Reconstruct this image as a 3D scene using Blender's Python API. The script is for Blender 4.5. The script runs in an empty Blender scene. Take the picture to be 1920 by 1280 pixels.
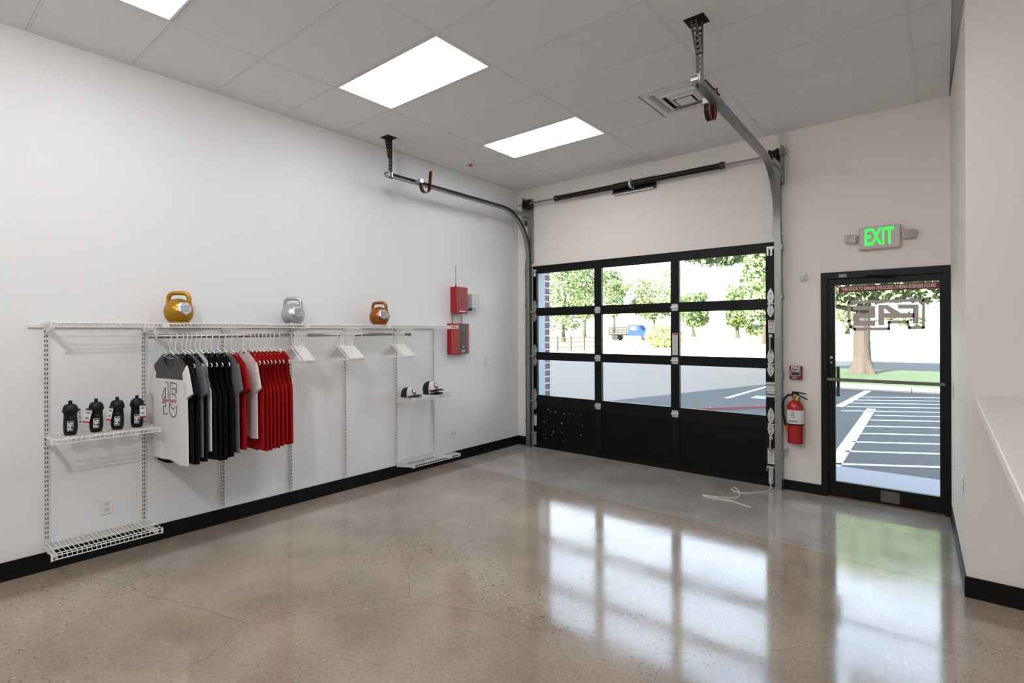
import bpy, math, random
from mathutils import Vector, Matrix
PI = math.pi
random.seed(7)
scene = bpy.context.scene
COL = scene.collection

# ------------------------------------------------------------------ camera
CX, CY, CH = 4.6725, -6.1204, 1.6226
YAW, PIT, ROL = 0.711215, -0.0010657, -0.003965
FPX, PPX, PPY = 995.288, 912.933, 623.137
FW = Vector((-math.sin(YAW)*math.cos(PIT), math.cos(YAW)*math.cos(PIT), math.sin(PIT)))
_r = Vector((math.cos(YAW), math.sin(YAW), 0)); _u = _r.cross(FW)
RT = _r*math.cos(ROL) + _u*math.sin(ROL)
UP = -_r*math.sin(ROL) + _u*math.cos(ROL)
CAM = Vector((CX, CY, CH))
def on(q, ax, v):
    """point where the ray through photo pixel q meets the plane axis ax = v"""
    d = FW + RT*((q[0]-PPX)/FPX) - UP*((q[1]-PPY)/FPX)
    return CAM + d*((v-CAM[ax])/d[ax])
cam = bpy.data.cameras.new('camera')
cam.sensor_fit = 'HORIZONTAL'; cam.sensor_width = 36
cam.lens = FPX/1920*36
cam.shift_x = (960-PPX)/1920; cam.shift_y = (PPY-640)/1920
cam.clip_start = 0.05; cam.clip_end = 500
camo = bpy.data.objects.new('camera', cam); COL.objects.link(camo)
camo.matrix_world = Matrix(((RT.x, UP.x, -FW.x, CX), (RT.y, UP.y, -FW.y, CY), (RT.z, UP.z, -FW.z, CH), (0, 0, 0, 1)))
scene.camera = camo

# ------------------------------------------------------------------ world, sun, exposure
scene.view_settings.view_transform = 'Standard'
scene.view_settings.look = 'None'
scene.view_settings.gamma = 1
scene.view_settings.use_curve_mapping = False
scene.view_settings.exposure = 0.15
W = bpy.data.worlds.new('world'); scene.world = W; W.use_nodes = True
wn = W.node_tree.nodes; wl = W.node_tree.links
bg = wn['Background']
tc = wn.new('ShaderNodeTexCoord'); sep = wn.new('ShaderNodeSeparateXYZ'); cr = wn.new('ShaderNodeValToRGB')
wl.new(tc.outputs['Generated'], sep.inputs[0]); wl.new(sep.outputs['Z'], cr.inputs[0]); wl.new(cr.outputs[0], bg.inputs[0])
cr.color_ramp.elements[0].position = 0.0; cr.color_ramp.elements[0].color = (.95, .97, 1, 1)
cr.color_ramp.elements[1].position = 0.6; cr.color_ramp.elements[1].color = (.58, .74, 1, 1)
bg.inputs[1].default_value = 5.5
sun = bpy.data.lights.new('sun', 'SUN'); sun.energy = 42; sun.angle = 0.009; sun.color = (1, .95, .86)
suno = bpy.data.objects.new('sun', sun); COL.objects.link(suno)
_sd = Vector((0.27, 0.96, 0)).normalized()*math.cos(math.radians(25)) + Vector((0, 0, -math.sin(math.radians(25))))
suno.rotation_euler = _sd.to_track_quat('-Z', 'Y').to_euler()
suno.location = (0, -10, 12)

# ------------------------------------------------------------------ materials
def lin(c):
    return tuple((v/12.92 if v <= .04045 else ((v+.055)/1.055)**2.4) for v in [x/255 for x in c])
MATS = {}
def mat(name, rgb, rough=.5, metal=0, noise=0, nscale=30, bump=0, bscale=200, emit=0, spec=.5, coat=0, trans=0):
    """principled with an optional noise variation of the colour and a fine bump"""
    if name in MATS: return MATS[name]
    m = bpy.data.materials.new(name); m.use_nodes = True; MATS[name] = m
    n = m.node_tree.nodes; l = m.node_tree.links; b = n['Principled BSDF']
    c = lin(rgb)
    b.inputs['Base Color'].default_value = (*c, 1)
    b.inputs['Roughness'].default_value = rough; b.inputs['Metallic'].default_value = metal
    b.inputs['Specular IOR Level'].default_value = spec
    b.inputs['Coat Weight'].default_value = coat
    if emit:
        b.inputs['Emission Color'].default_value = (*c, 1); b.inputs['Emission Strength'].default_value = emit
    t = n.new('ShaderNodeTexCoord')
    if noise:
        x = n.new('ShaderNodeTexNoise'); x.inputs['Scale'].default_value = nscale; x.inputs['Detail'].default_value = 4
        l.new(t.outputs['Object'], x.inputs['Vector'])
        h = n.new('ShaderNodeMix'); h.data_type = 'RGBA'
        h.inputs[6].default_value = (*[v*(1-noise) for v in c], 1); h.inputs[7].default_value = (*[min(1, v*(1+noise)) for v in c], 1)
        l.new(x.outputs['Fac'], h.inputs[0]); l.new(h.outputs[2], b.inputs['Base Color'])
    if bump:
        x = n.new('ShaderNodeTexNoise'); x.inputs['Scale'].default_value = bscale; x.inputs['Detail'].default_value = 3
        l.new(t.outputs['Object'], x.inputs['Vector'])
        bp = n.new('ShaderNodeBump'); bp.inputs['Strength'].default_value = bump; bp.inputs['Distance'].default_value = .002
        l.new(x.outputs['Fac'], bp.inputs['Height']); l.new(bp.outputs[0], b.inputs['Normal'])
    return m
def glass_mat(name, tint=(1, 1, 1)):
    m = bpy.data.materials.new(name); m.use_nodes = True
    n = m.node_tree.nodes; l = m.node_tree.links
    for x in list(n): n.remove(x)
    o = n.new('ShaderNodeOutputMaterial'); mx = n.new('ShaderNodeMixShader'); tr = n.new('ShaderNodeBsdfTransparent'); gl = n.new('ShaderNodeBsdfGlossy'); fr = n.new('ShaderNodeFresnel')
    tr.inputs[0].default_value = (*tint, 1); gl.inputs['Roughness'].default_value = .02; fr.inputs[0].default_value = 1.45
    l.new(fr.outputs[0], mx.inputs[0]); l.new(tr.outputs[0], mx.inputs[1]); l.new(gl.outputs[0], mx.inputs[2]); l.new(mx.outputs[0], o.inputs[0])
    return m
def floor_mat():
    m = bpy.data.materials.new('polished_concrete'); m.use_nodes = True
    n = m.node_tree.nodes; l = m.node_tree.links; b = n['Principled BSDF']
    t = n.new('ShaderNodeTexCoord')
    def noise(sc, det=5, rough=.6):
        x = n.new('ShaderNodeTexNoise'); x.inputs['Scale'].default_value = sc; x.inputs['Detail'].default_value = det; x.inputs['Roughness'].default_value = rough
        l.new(t.outputs['Object'], x.inputs['Vector']); return x.outputs['Fac']
    def ramp(src, stops):
        r = n.new('ShaderNodeValToRGB'); e = r.color_ramp.elements
        while len(e) > len(stops): e.remove(e[-1])
        while len(e) < len(stops): e.new(1)
        for k, (p_, c_) in zip(e, stops): k.position = p_; k.color = (*c_, 1)
        l.new(src, r.inputs[0]); return r.outputs[0]
    def mix(f, a, c, bl='MIX'):
        h = n.new('ShaderNodeMix'); h.data_type = 'RGBA'; h.blend_type = bl
        for s, v in ((0, f), (6, a), (7, c)):
            if hasattr(v, 'links'): l.new(v, h.inputs[s])
            else: h.inputs[s].default_value = v if s == 0 else (*v, 1)
        return h.outputs[2]
    def mth(op, a, c):
        h = n.new('ShaderNodeMath'); h.operation = op
        for s, v in ((0, a), (1, c)):
            if hasattr(v, 'links'): l.new(v, h.inputs[s])
            else: h.inputs[s].default_value = v
        return h.outputs[0]
    base = ramp(noise(1.1), [(.3, lin((138, 124, 110))), (.5, lin((158, 143, 128))), (.7, lin((176, 162, 147)))])
    fine = ramp(noise(60, 6, .7), [(.3, (.72, .72, .72)), (.7, (1.12, 1.12, 1.12))])
    base = mix(1.0, base, fine, 'MULTIPLY')
    sx = n.new('ShaderNodeSeparateXYZ'); l.new(t.outputs['Object'], sx.inputs[0])
    # smooth newer pour beside the roll-up door: no stones, cooler grey
    edge = mth('ADD', sx.outputs['Y'], mth('MULTIPLY', sx.outputs['X'], .055))
    new = ramp(mth('ADD', edge, 1.30), [(.49, (0, 0, 0)), (.5, (1, 1, 1))])
    newr = n.new('ShaderNodeMapRange'); newr.inputs[1].default_value = -1.31; newr.inputs[2].default_value = -1.29
    l.new(edge, newr.inputs[0]); newm = newr.outputs[0]
    grey = ramp(noise(1.6), [(.3, lin((152, 147, 142))), (.7, lin((180, 175, 170)))])
    base = mix(newm, base, mix(1.0, grey, fine, 'MULTIPLY'))
    # exposed stones
    v = n.new('ShaderNodeTexVoronoi'); v.inputs['Scale'].default_value = 55; v.inputs['Randomness'].default_value = 1
    l.new(t.outputs['Object'], v.inputs['Vector'])
    sc = n.new('ShaderNodeSeparateColor'); l.new(v.outputs['Color'], sc.inputs[0])
    stone = mth('LESS_THAN', v.outputs['Distance'], mth('MULTIPLY', sc.outputs[0], .42))
    pick = mth('LESS_THAN', sc.outputs[1], .55)
    patch = ramp(noise(.75, 3), [(.47, (0, 0, 0)), (.60, (1, 1, 1))])
    old = mth('SUBTRACT', 1.0, newm)
    # a band of stones along the edge of the pour
    band = n.new('ShaderNodeMapRange'); band.inputs[1].default_value = -1.75; band.inputs[2].default_value = -1.33
    l.new(edge, band.inputs[0])
    pm = mth('MULTIPLY', mth('MAXIMUM', patch, mth('MULTIPLY', band.outputs[0], .8)), old)
    msk = mth('MULTIPLY', mth('MULTIPLY', stone, pick), pm)
    stc = ramp(sc.outputs[2], [(.0, lin((58, 50, 46))), (.35, lin((96, 80, 68))), (.65, lin((122, 96, 76))), (.85, lin((80, 78, 80))), (1, lin((190, 180, 168)))])
    col = mix(mth('MULTIPLY', msk, .8), base, stc)
    # pale line where the two pours meet
    dl = mth('ABSOLUTE', mth('ADD', edge, 1.335), 0)
    line = mth('LESS_THAN', dl, .03)
    col = mix(mth('MULTIPLY', line, .45), col, lin((176, 172, 168)))
    # hairline cracks
    vc = n.new('ShaderNodeTexVoronoi'); vc.feature = 'DISTANCE_TO_EDGE'; vc.inputs['Scale'].default_value = .45
    wv = n.new('ShaderNodeMix'); wv.data_type = 'RGBA'; wv.inputs[0].default_value = .12
    nz = n.new('ShaderNodeTexNoise'); nz.inputs['Scale'].default_value = 3; l.new(t.outputs['Object'], nz.inputs['Vector'])
    l.new(t.outputs['Object'], wv.inputs[6]); l.new(nz.outputs['Color'], wv.inputs[7]); l.new(wv.outputs[2], vc.inputs['Vector'])
    crack = mth('LESS_THAN', vc.outputs['Distance'], .0012)
    col = mix(mth('MULTIPLY', crack, .35), col, lin((92, 82, 74)))
    l.new(col, b.inputs['Base Color'])
    rr = ramp(noise(2.5, 5), [(.3, (.07,)*3), (.7, (.15,)*3)])
    l.new(rr, b.inputs['Roughness'])
    b.inputs['Specular IOR Level'].default_value = .75
    bpn = n.new('ShaderNodeBump'); bpn.inputs['Strength'].default_value = .03; bpn.inputs['Distance'].default_value = .01
    l.new(noise(7, 4), bpn.inputs['Height']); l.new(bpn.outputs[0], b.inputs['Normal'])
    return m

M_WALL = mat('wall_paint', (231, 232, 234), .6, bump=.15, bscale=260)
M_WALLR = mat('wall_paint_warm', (236, 230, 225), .6, bump=.15, bscale=260)
M_TILE = mat('ceiling_tile', (238, 238, 238), .9, noise=.03, nscale=120, bump=.3, bscale=400)
M_TEE = mat('ceiling_tee', (230, 230, 230), .6)
M_BLACK = mat('black_rubber', (6, 6, 7), .5, spec=.25)
M_FLOOR = floor_mat()
M_PANEL = mat('led_diffuser', (252, 252, 253), .5, emit=8.2)
M_WHITE = mat('white_enamel', (228, 228, 228), .4)
M_PLASTIC = mat('white_plastic', (225, 224, 221), .4)
M_DARK = mat('dark_slot', (40, 42, 44), .6)
M_ALU = mat('black_anodised', (8, 8, 8), .4, spec=.25)
M_PANELBLK = mat('black_panel', (5, 5, 6), .5, noise=.5, nscale=40, spec=.2)
M_GALV = mat('galvanised_steel', (150, 152, 152), .38, metal=.85, noise=.15, nscale=25)
M_ZINC = mat('bright_zinc', (205, 207, 208), .35, metal=.6)
M_CHROME = mat('chrome', (190, 186, 180), .12, metal=1)
M_SPRING = mat('black_spring', (16, 15, 15), .35, metal=.3)
M_GLASS = glass_mat('window_glass', (.96, .985, .98))
M_RED = mat('red_enamel', (165, 18, 28), .35)
M_REDX = mat('extinguisher_red', (176, 12, 18), .22, coat=.6)
M_GREYBOX = mat('grey_enamel', (200, 202, 196), .45)
M_PAPER = mat('paper_white', (225, 225, 225), .6)
M_INK = mat('ink_dark', (45, 45, 52), .6)
M_REDINK = mat('ink_red', (178, 34, 38), .6)
M_GREEN = mat('exit_green', (0, 255, 70), .4, emit=1.1)
M_HANGER = mat('hanger_plastic', (238, 236, 235), .35)

# ------------------------------------------------------------------ mesh helpers
class MB:
    def __init__(s): s.v = []; s.f = []
    def add(s, vs, fs):
        o = len(s.v); s.v += [tuple(x) for x in vs]; s.f += [tuple(i+o for i in f) for f in fs]; return s
    def box(s, a, b):
        (x0, y0, z0), (x1, y1, z1) = a, b
        x0, x1 = min(x0, x1), max(x0, x1); y0, y1 = min(y0, y1), max(y0, y1); z0, z1 = min(z0, z1), max(z0, z1)
        return s.add([(x0, y0, z0), (x1, y0, z0), (x1, y1, z0), (x0, y1, z0), (x0, y0, z1), (x1, y0, z1), (x1, y1, z1), (x0, y1, z1)],
                     [(0, 3, 2, 1), (4, 5, 6, 7), (0, 1, 5, 4), (1, 2, 6, 5), (2, 3, 7, 6), (3, 0, 4, 7)])
    def bbox(s, a, b, r):
        """box with chamfered edges"""
        lo = [min(p, q) for p, q in zip(a, b)]; hi = [max(p, q) for p, q in zip(a, b)]
        vs = []; idx = {}
        for sx in (0, 1):
            for sy in (0, 1):
                for sz in (0, 1):
                    for k in range(3):
                        p = [hi[i] if t else lo[i] for i, t in enumerate((sx, sy, sz))]
                        for i, t in enumerate((sx, sy, sz)):
                            if i != k: p[i] += -r if t else r
                        idx[(sx, sy, sz, k)] = len(vs); vs.append(p)
        fs = []
        for k in range(3):
            a_, b_ = [i for i in range(3) if i != k]
            for t in (0, 1):
                q = []
                for (u, w) in ((0, 0), (1, 0), (1, 1), (0, 1)):
                    c = [0, 0, 0]; c[k] = t; c[a_] = u; c[b_] = w; q.append(idx[(*c, k)])
                fs.append(q)
            for u in (0, 1):
                for w in (0, 1):
                    c0 = [0, 0, 0]; c0[a_] = u; c0[b_] = w; c1 = list(c0); c1[k] = 1
                    fs.append([idx[(*c0, a_)], idx[(*c1, a_)], idx[(*c1, b_)], idx[(*c0, b_)]])
        for sx in (0, 1):
            for sy in (0, 1):
                for sz in (0, 1):
                    fs.append([idx[(sx, sy, sz, k)] for k in range(3)])
        s.add(vs, fs); return s
    def tube(s, path, r, n=8, closed=False, caps=True):
        P = [Vector(p) for p in path]; m = len(P); rs = r if hasattr(r, '__len__') else [r]*m
        T = []
        for i in range(m):
            a = P[(i-1) % m] if (closed or i) else P[0]; b = P[(i+1) % m] if (closed or i < m-1) else P[-1]
            T.append((b-a).normalized())
        N = T[0].orthogonal().normalized(); vs = []
        for i in range(m):
            if i:
                ax = T[i-1].cross(T[i])
                if ax.length > 1e-7: N = Matrix.Rotation(T[i-1].angle(T[i]), 3, ax.normalized()) @ N
            N = (N - T[i]*N.dot(T[i])).normalized(); B = T[i].cross(N)
            for k in range(n):
                a = 2*PI*k/n; vs.append(P[i] + (N*math.cos(a) + B*math.sin(a))*rs[i])
        fs = []
        for i in range(m if closed else m-1):
            j = (i+1) % m
            for k in range(n): fs.append((i*n+k, i*n+(k+1) % n, j*n+(k+1) % n, j*n+k))
        if caps and not closed: fs += [tuple(range(n))[::-1], tuple((m-1)*n+k for k in range(n))]
        return s.add(vs, fs)
    def lathe(s, prof, n=24, c=(0, 0, 0), axis='z', sx=1, sy=1):
        vs = []; fs = []
        for (r, h) in prof:
            for k in range(n):
                a = 2*PI*k/n; p = (r*math.cos(a)*sx, r*math.sin(a)*sy, h)
                if axis == 'x': p = (p[2], p[0], p[1])
                if axis == 'y': p = (p[0], p[2], p[1])
                vs.append((p[0]+c[0], p[1]+c[1], p[2]+c[2]))
        for i in range(len(prof)-1):
            for k in range(n): fs.append((i*n+k, i*n+(k+1) % n, (i+1)*n+(k+1) % n, (i+1)*n+k))
        fs += [tuple(range(n))[::-1], tuple((len(prof)-1)*n+k for k in range(n))]
        return s.add(vs, fs)
    def prism(s, poly, fn, d):
        """2-D polygon -> solid; fn(u, v, w) gives the 3-D point, w runs 0..d"""
        n = len(poly)
        vs = [fn(u, v, 0) for u, v in poly] + [fn(u, v, d) for u, v in poly]
        fs = [tuple(range(n))[::-1], tuple(range(n, 2*n))] + [(i, (i+1) % n, n+(i+1) % n, n+i) for i in range(n)]
        return s.add(vs, fs)
    def sweep(s, path, prof, side):
        """open planar path swept with a closed profile; side = constant vector out of the plane"""
        P = [Vector(p) for p in path]; S = Vector(side); m = len(P); k = len(prof); vs = []
        for i in range(m):
            t = (P[min(i+1, m-1)] - P[max(i-1, 0)]).normalized(); nn = S.cross(t)
            for a, b in prof: vs.append(P[i] + S*a + nn*b)
        fs = [(i*k+j, i*k+(j+1) % k, (i+1)*k+(j+1) % k, (i+1)*k+j) for i in range(m-1) for j in range(k)]
        fs += [tuple(range(k))[::-1], tuple((m-1)*k+j for j in range(k))]
        return s.add(vs, fs)
    def build(s, name, m, parent=None, loc=None, smooth=False, ang=40):
        me = bpy.data.meshes.new(name); me.from_pydata(s.v, [], s.f); me.update()
        import bmesh
        bm = bmesh.new(); bm.from_mesh(me); bmesh.ops.recalc_face_normals(bm, faces=bm.faces); bm.to_mesh(me); bm.free()
        if smooth:
            me.shade_smooth(); me.set_sharp_from_angle(angle=math.radians(ang))
        o = bpy.data.objects.new(name, me); COL.objects.link(o)
        me.materials.append(m)
        if parent: o.parent = parent
        if loc: o.location = loc
        return o
def tag(o, label=None, cat=None, group=None, kind=None):
    if label: o['label'] = label
    if cat: o['category'] = cat
    if group: o['group'] = group
    if kind: o['kind'] = kind
    return o
def thing(name, label, cat, loc=(0, 0, 0), group=None, rz=0):
    o = bpy.data.objects.new(name, None); COL.objects.link(o); o.location = loc; o.rotation_euler = (0, 0, rz); o.empty_display_size = .1
    return tag(o, label, cat, group)
def struct(o): o['kind'] = 'structure'; return o
def clone(o, parent=None):
    c = o.copy(); COL.objects.link(c)
    if parent: c.parent = parent
    for ch in list(o.children):
        clone(ch, c)
    return c
def text_mesh(txt, size, sx=1.0, bold=0.0, ext=0.0006):
    cu = bpy.data.curves.new('lettering', 'FONT'); cu.body = txt; cu.size = size; cu.align_x = 'CENTER'; cu.align_y = 'CENTER'
    cu.offset = bold; cu.extrude = ext; cu.resolution_u = 3
    o = bpy.data.objects.new('lettering', cu); COL.objects.link(o)
    bpy.context.view_layer.update()
    me = bpy.data.meshes.new_from_object(o.evaluated_get(bpy.context.evaluated_depsgraph_get()))
    bpy.data.objects.remove(o); bpy.data.curves.remove(cu)
    for v in me.vertices: v.co.x *= sx
    return me
def lettering(txt, size, m, parent, loc, rot=(PI/2, 0, 0), sx=1.0, bold=0.0, ext=.0006):
    me = text_mesh(txt, size, sx, bold, ext); me.materials.append(m)
    o = bpy.data.objects.new('lettering', me); COL.objects.link(o); o.parent = parent; o.location = loc; o.rotation_euler = rot
    return o
def sub(v, o): return tuple(a-b for a, b in zip(v, o))

# ------------------------------------------------------------------ the room
H = 3.66
struct(MB().box((-.2, -9.4, -.15), (8.7, .3, 0)).build('floor', M_FLOOR))
struct(MB().box((-.2, -9.6, 0), (0, .3, 3.9)).build('wall_left', M_WALL))
GX0, GX1, GZ = .25, 3.36, 2.545            # roll-up door opening
DX0, DX1, DZ = 3.75, 4.725, 2.19           # exit door opening
w = MB()
w.box((0, 0, 0), (GX0, .3, 3.9)); w.box((GX0, 0, GZ), (GX1, .3, 3.9)); w.box((GX1, 0, 0), (DX0, .3, 3.9))
w.box((DX0, 0, DZ), (DX1, .3, 3.9)); w.box((DX1, 0, 0), (8.7, .3, 3.9))
struct(w.build('wall_far', M_WALLR))
w = MB()
w.prism([(4.716, 0), (4.772, -1.769), (8.5, -1.769), (8.5, -1.6), (4.92, -1.6), (4.88, 0)], lambda u, v, t: (u, v, t), 3.9)
struct(w.build('wall_right', M_WALLR))
struct(MB().box((8.5, -9.6, 0), (8.7, -1.6, 3.9)).build('wall_side', M_WALL))
struct(MB().box((0, -9.6, 0), (8.5, -9.4, 3.9)).build('wall_back', M_WALL))
# rest of the building: it throws the shade over the parking bays
struct(MB().box((-3.2, -12, 3.9), (14, .3, 5.9)).build('roof', M_WALL))
struct(MB().box((-3.2, -12, -.1), (-.2, .3, 3.9)).build('wall_neighbour', M_WALL))
# baseboards
BBH = .125
def bboard(name, a, b): struct(MB().box(a, b).build(name, M_BLACK))
bboard('baseboard_left', (0, -9.4, 0), (.008, -.008, BBH))
w = MB(); w.box((0, -.008, 0), (GX0-.03, 0, BBH)); w.box((GX1+.06, -.008, 0), (DX0, 0, .1)); struct(w.build('baseboard_far', M_BLACK))
w = MB(); w.prism([(4.716, 0), (4.772, -1.777), (8.5, -1.777), (8.5, -1.769), (4.764, -1.7), (4.708, 0)], lambda u, v, t: (u, v, t), BBH)
w = MB(); w.add([(4.708, -.05, 0), (4.763, -1.778, 0), (4.763, -1.778, BBH), (4.708, -.05, BBH), (4.72, -.05, 0), (4.775, -1.765, 0), (4.775, -1.765, BBH), (4.72, -.05, BBH)],
                [(0, 1, 2, 3), (4, 7, 6, 5), (3, 2, 6, 7), (0, 4, 5, 1), (0, 3, 7, 4), (1, 5, 6, 2)])
w.box((4.763, -1.778, 0), (8.5, -1.769, BBH)); struct(w.build('baseboard_right', M_BLACK))

# ------------------------------------------------------------------ ceiling: grid, tiles, lights, vent
ceil = struct(MB().box((-.2, -9.6, 3.70), (8.7, .3, 3.9)).build('ceiling', M_TEE))
T = .6096
XS = [0, .8345, 2.0537, 3.2729, 4.4921, 5.7113, 6.9305, 8.1497, 8.5]
YS = [0] + [-.5528-T*k for k in range(15)] + [-9.4]
LIGHTS = [(1, 2), (1, 5), (1, 8), (1, 11), (3, 5)]  # last one is out of view, added to brighten the exit door side
tees = MB()
tile_cache = {}
def tile(x0, x1, y0, y1):
    key = (round(x1-x0, 3), round(y0-y1, 3)); g = .008
    if key not in tile_cache:
        hx, hy = key[0]/2-g, key[1]/2-g
        o = MB().bbox((-hx, -hy, 0), (hx, hy, .02), .003).build('tile', M_TILE, ceil); tile_cache[key] = o.data
    else:
        o = bpy.data.objects.new('tile', tile_cache[key]); COL.objects.link(o); o.parent = ceil
    o.location = ((x0+x1)/2, (y0+y1)/2, H)
    return o
for i in range(8):
    for j in range(len(YS)-1):
        x0, x1, y0, y1 = XS[i], XS[i+1], YS[j], YS[j+1]
        if x0 > 4.6 and y0 > -1.7: continue
        if i == 3+0 and False: continue
        if (i, j) in LIGHTS: continue
        if x1 > 4.6 and x0 < 4.6 and y1 > -1.78: x1 = 4.72
        if i == 2 and j == 2:
            tile(x0, x0+T, y0, y1); continue
        tile(x0, x1, y0, y1)
for i, x in enumerate(XS[1:-1]):
    yt = -.004 if x < 4.6 else -1.775
    MB().box((x-.011, -9.4, H-.003), (x+.011, yt, H+.03)).build('grid_tee', M_TEE, ceil)
for y in YS[1:-1]:
    MB().box((.0, y-.007, H-.001), (4.715 if y > -1.77 else 8.5, y+.007, H+.03)).build('grid_tee', M_TEE, ceil)
w = MB(); w.box((0, -9.4, H-.004), (.02, 0, H+.01)); w.box((0, -.02, H-.004), (4.71, 0, H+.01)); w.build('wall_angle', M_TEE, ceil)
lab = {2: 'square-edged ceiling light panel over the fire alarm boxes, closest to the roll-up door', 5: 'ceiling light panel between the other two lit panels, above the empty hangers',
       8: 'ceiling light panel above the shirts and bottle shelf', 11: 'ceiling light panel in the back of the room', }
for i, j in LIGHTS:
    for _ in (0,):
        x0, x1, y0, y1 = XS[i], XS[i+1], YS[j], YS[j+1]
        t = thing('ceiling_light', lab[j] if i == 1 else 'unseen ceiling light panel added to brighten the exit door side', 'light', (x0, y1, H), 'recessed ceiling light panels')
        dx, dy = x1-x0, y0-y1
        f = MB()
        f.box((.012, .012, -.002), (.03, dy-.012, .03)); f.box((dx-.03, .012, -.002), (dx-.012, dy-.012, .03))
        f.box((.03, .012, -.002), (dx-.03, .03, .03)); f.box((.03, dy-.03, -.002), (dx-.03, dy-.012, .03))
        f.build('frame', M_WHITE, t)
        MB().box((.03, .03, .004), (dx-.03, dy-.03, .012)).build('diffuser', M_PANEL, t)
# supply air diffuser
vx0, vx1, vy0, vy1 = XS[2]+T, XS[3], YS[2], YS[3]
t = thing('air_vent', 'square white louvred air diffuser in the ceiling beside the rail', 'vent', (vx0, vy1, H))
def ring(mb, a0, z0, a1, z1, S=T):
    vs = [(a0, a0, z0), (S-a0, a0, z0), (S-a0, S-a0, z0), (a0, S-a0, z0), (a1, a1, z1), (S-a1, a1, z1), (S-a1, S-a1, z1), (a1, S-a1, z1)]
    vs2 = [(x, y, z+.004) for x, y, z in vs]
    mb.add(vs+vs2, [(0, 1, 5, 4), (1, 2, 6, 5), (2, 3, 7, 6), (3, 0, 4, 7), (8, 12, 13, 9), (9, 13, 14, 10), (10, 14, 15, 11), (11, 15, 12, 8)])
f = MB(); ring(f, .01, -.002, .055, -.006); ring(f, .055, -.006, .075, .034); f.build('frame', M_WHITE, t)
for k, (a, b) in enumerate(((.095, .150), (.165, .220))):
    f = MB(); ring(f, a, .014-.006*k, b, -.014-.010*k); f.build('louvre', M_WHITE, t)
f = MB(); f.box((.235, .235, -.030), (T-.235, T-.235, -.024)); f.build('centre_plate', M_WHITE, t)
MB().box((.06, .06, .0345), (T-.06, T-.06, .0385)).build('shade_plate', mat('throat_shade', (48, 46, 46), .8), t)  # flat dark plate stands in for the shade up the duct throat
# smoke detector
p = on((882, 303), 2, H)
t = thing('smoke_detector', 'small white smoke detector with an orange cap on the ceiling', 'detector', (p.x, p.y, H))
MB().lathe([(.055, 0), (.055, -.012), (.045, -.03), (.03, -.036)], 24).build('base', M_PLASTIC, t, smooth=True)
MB().lathe([(.03, -.034), (.028, -.05), (.015, -.058), (.0, -.06)], 20).build('dust_cap', mat('orange_cap', (190, 92, 40), .5), t, smooth=True)
# small spot lamp on the ceiling, behind the photographer
t = thing('spot_lamp', 'small white ceiling spot lamp aimed at the shelf wall', 'lamp', (3.5, -6.78, H))
MB().lathe([(.05, 0), (.05, -.02), (.012, -.025), (.012, -.05)], 16).build('mount', M_WHITE, t, smooth=True)
f = MB().lathe([(.03, -.05), (.04, -.06), (.045, -.13), (.04, -.13), (.035, -.07), (.0, -.065)], 20); f.build('housing', M_WHITE, t, smooth=True)
sp = bpy.data.lights.new('spot_bulb', 'POINT'); sp.energy = 120; sp.shadow_soft_size = .03; sp.color = (1, .97, .93)
spo = bpy.data.objects.new('spot_bulb', sp); COL.objects.link(spo); spo.parent = t; spo.location = (0, 0, -.16)

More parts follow.
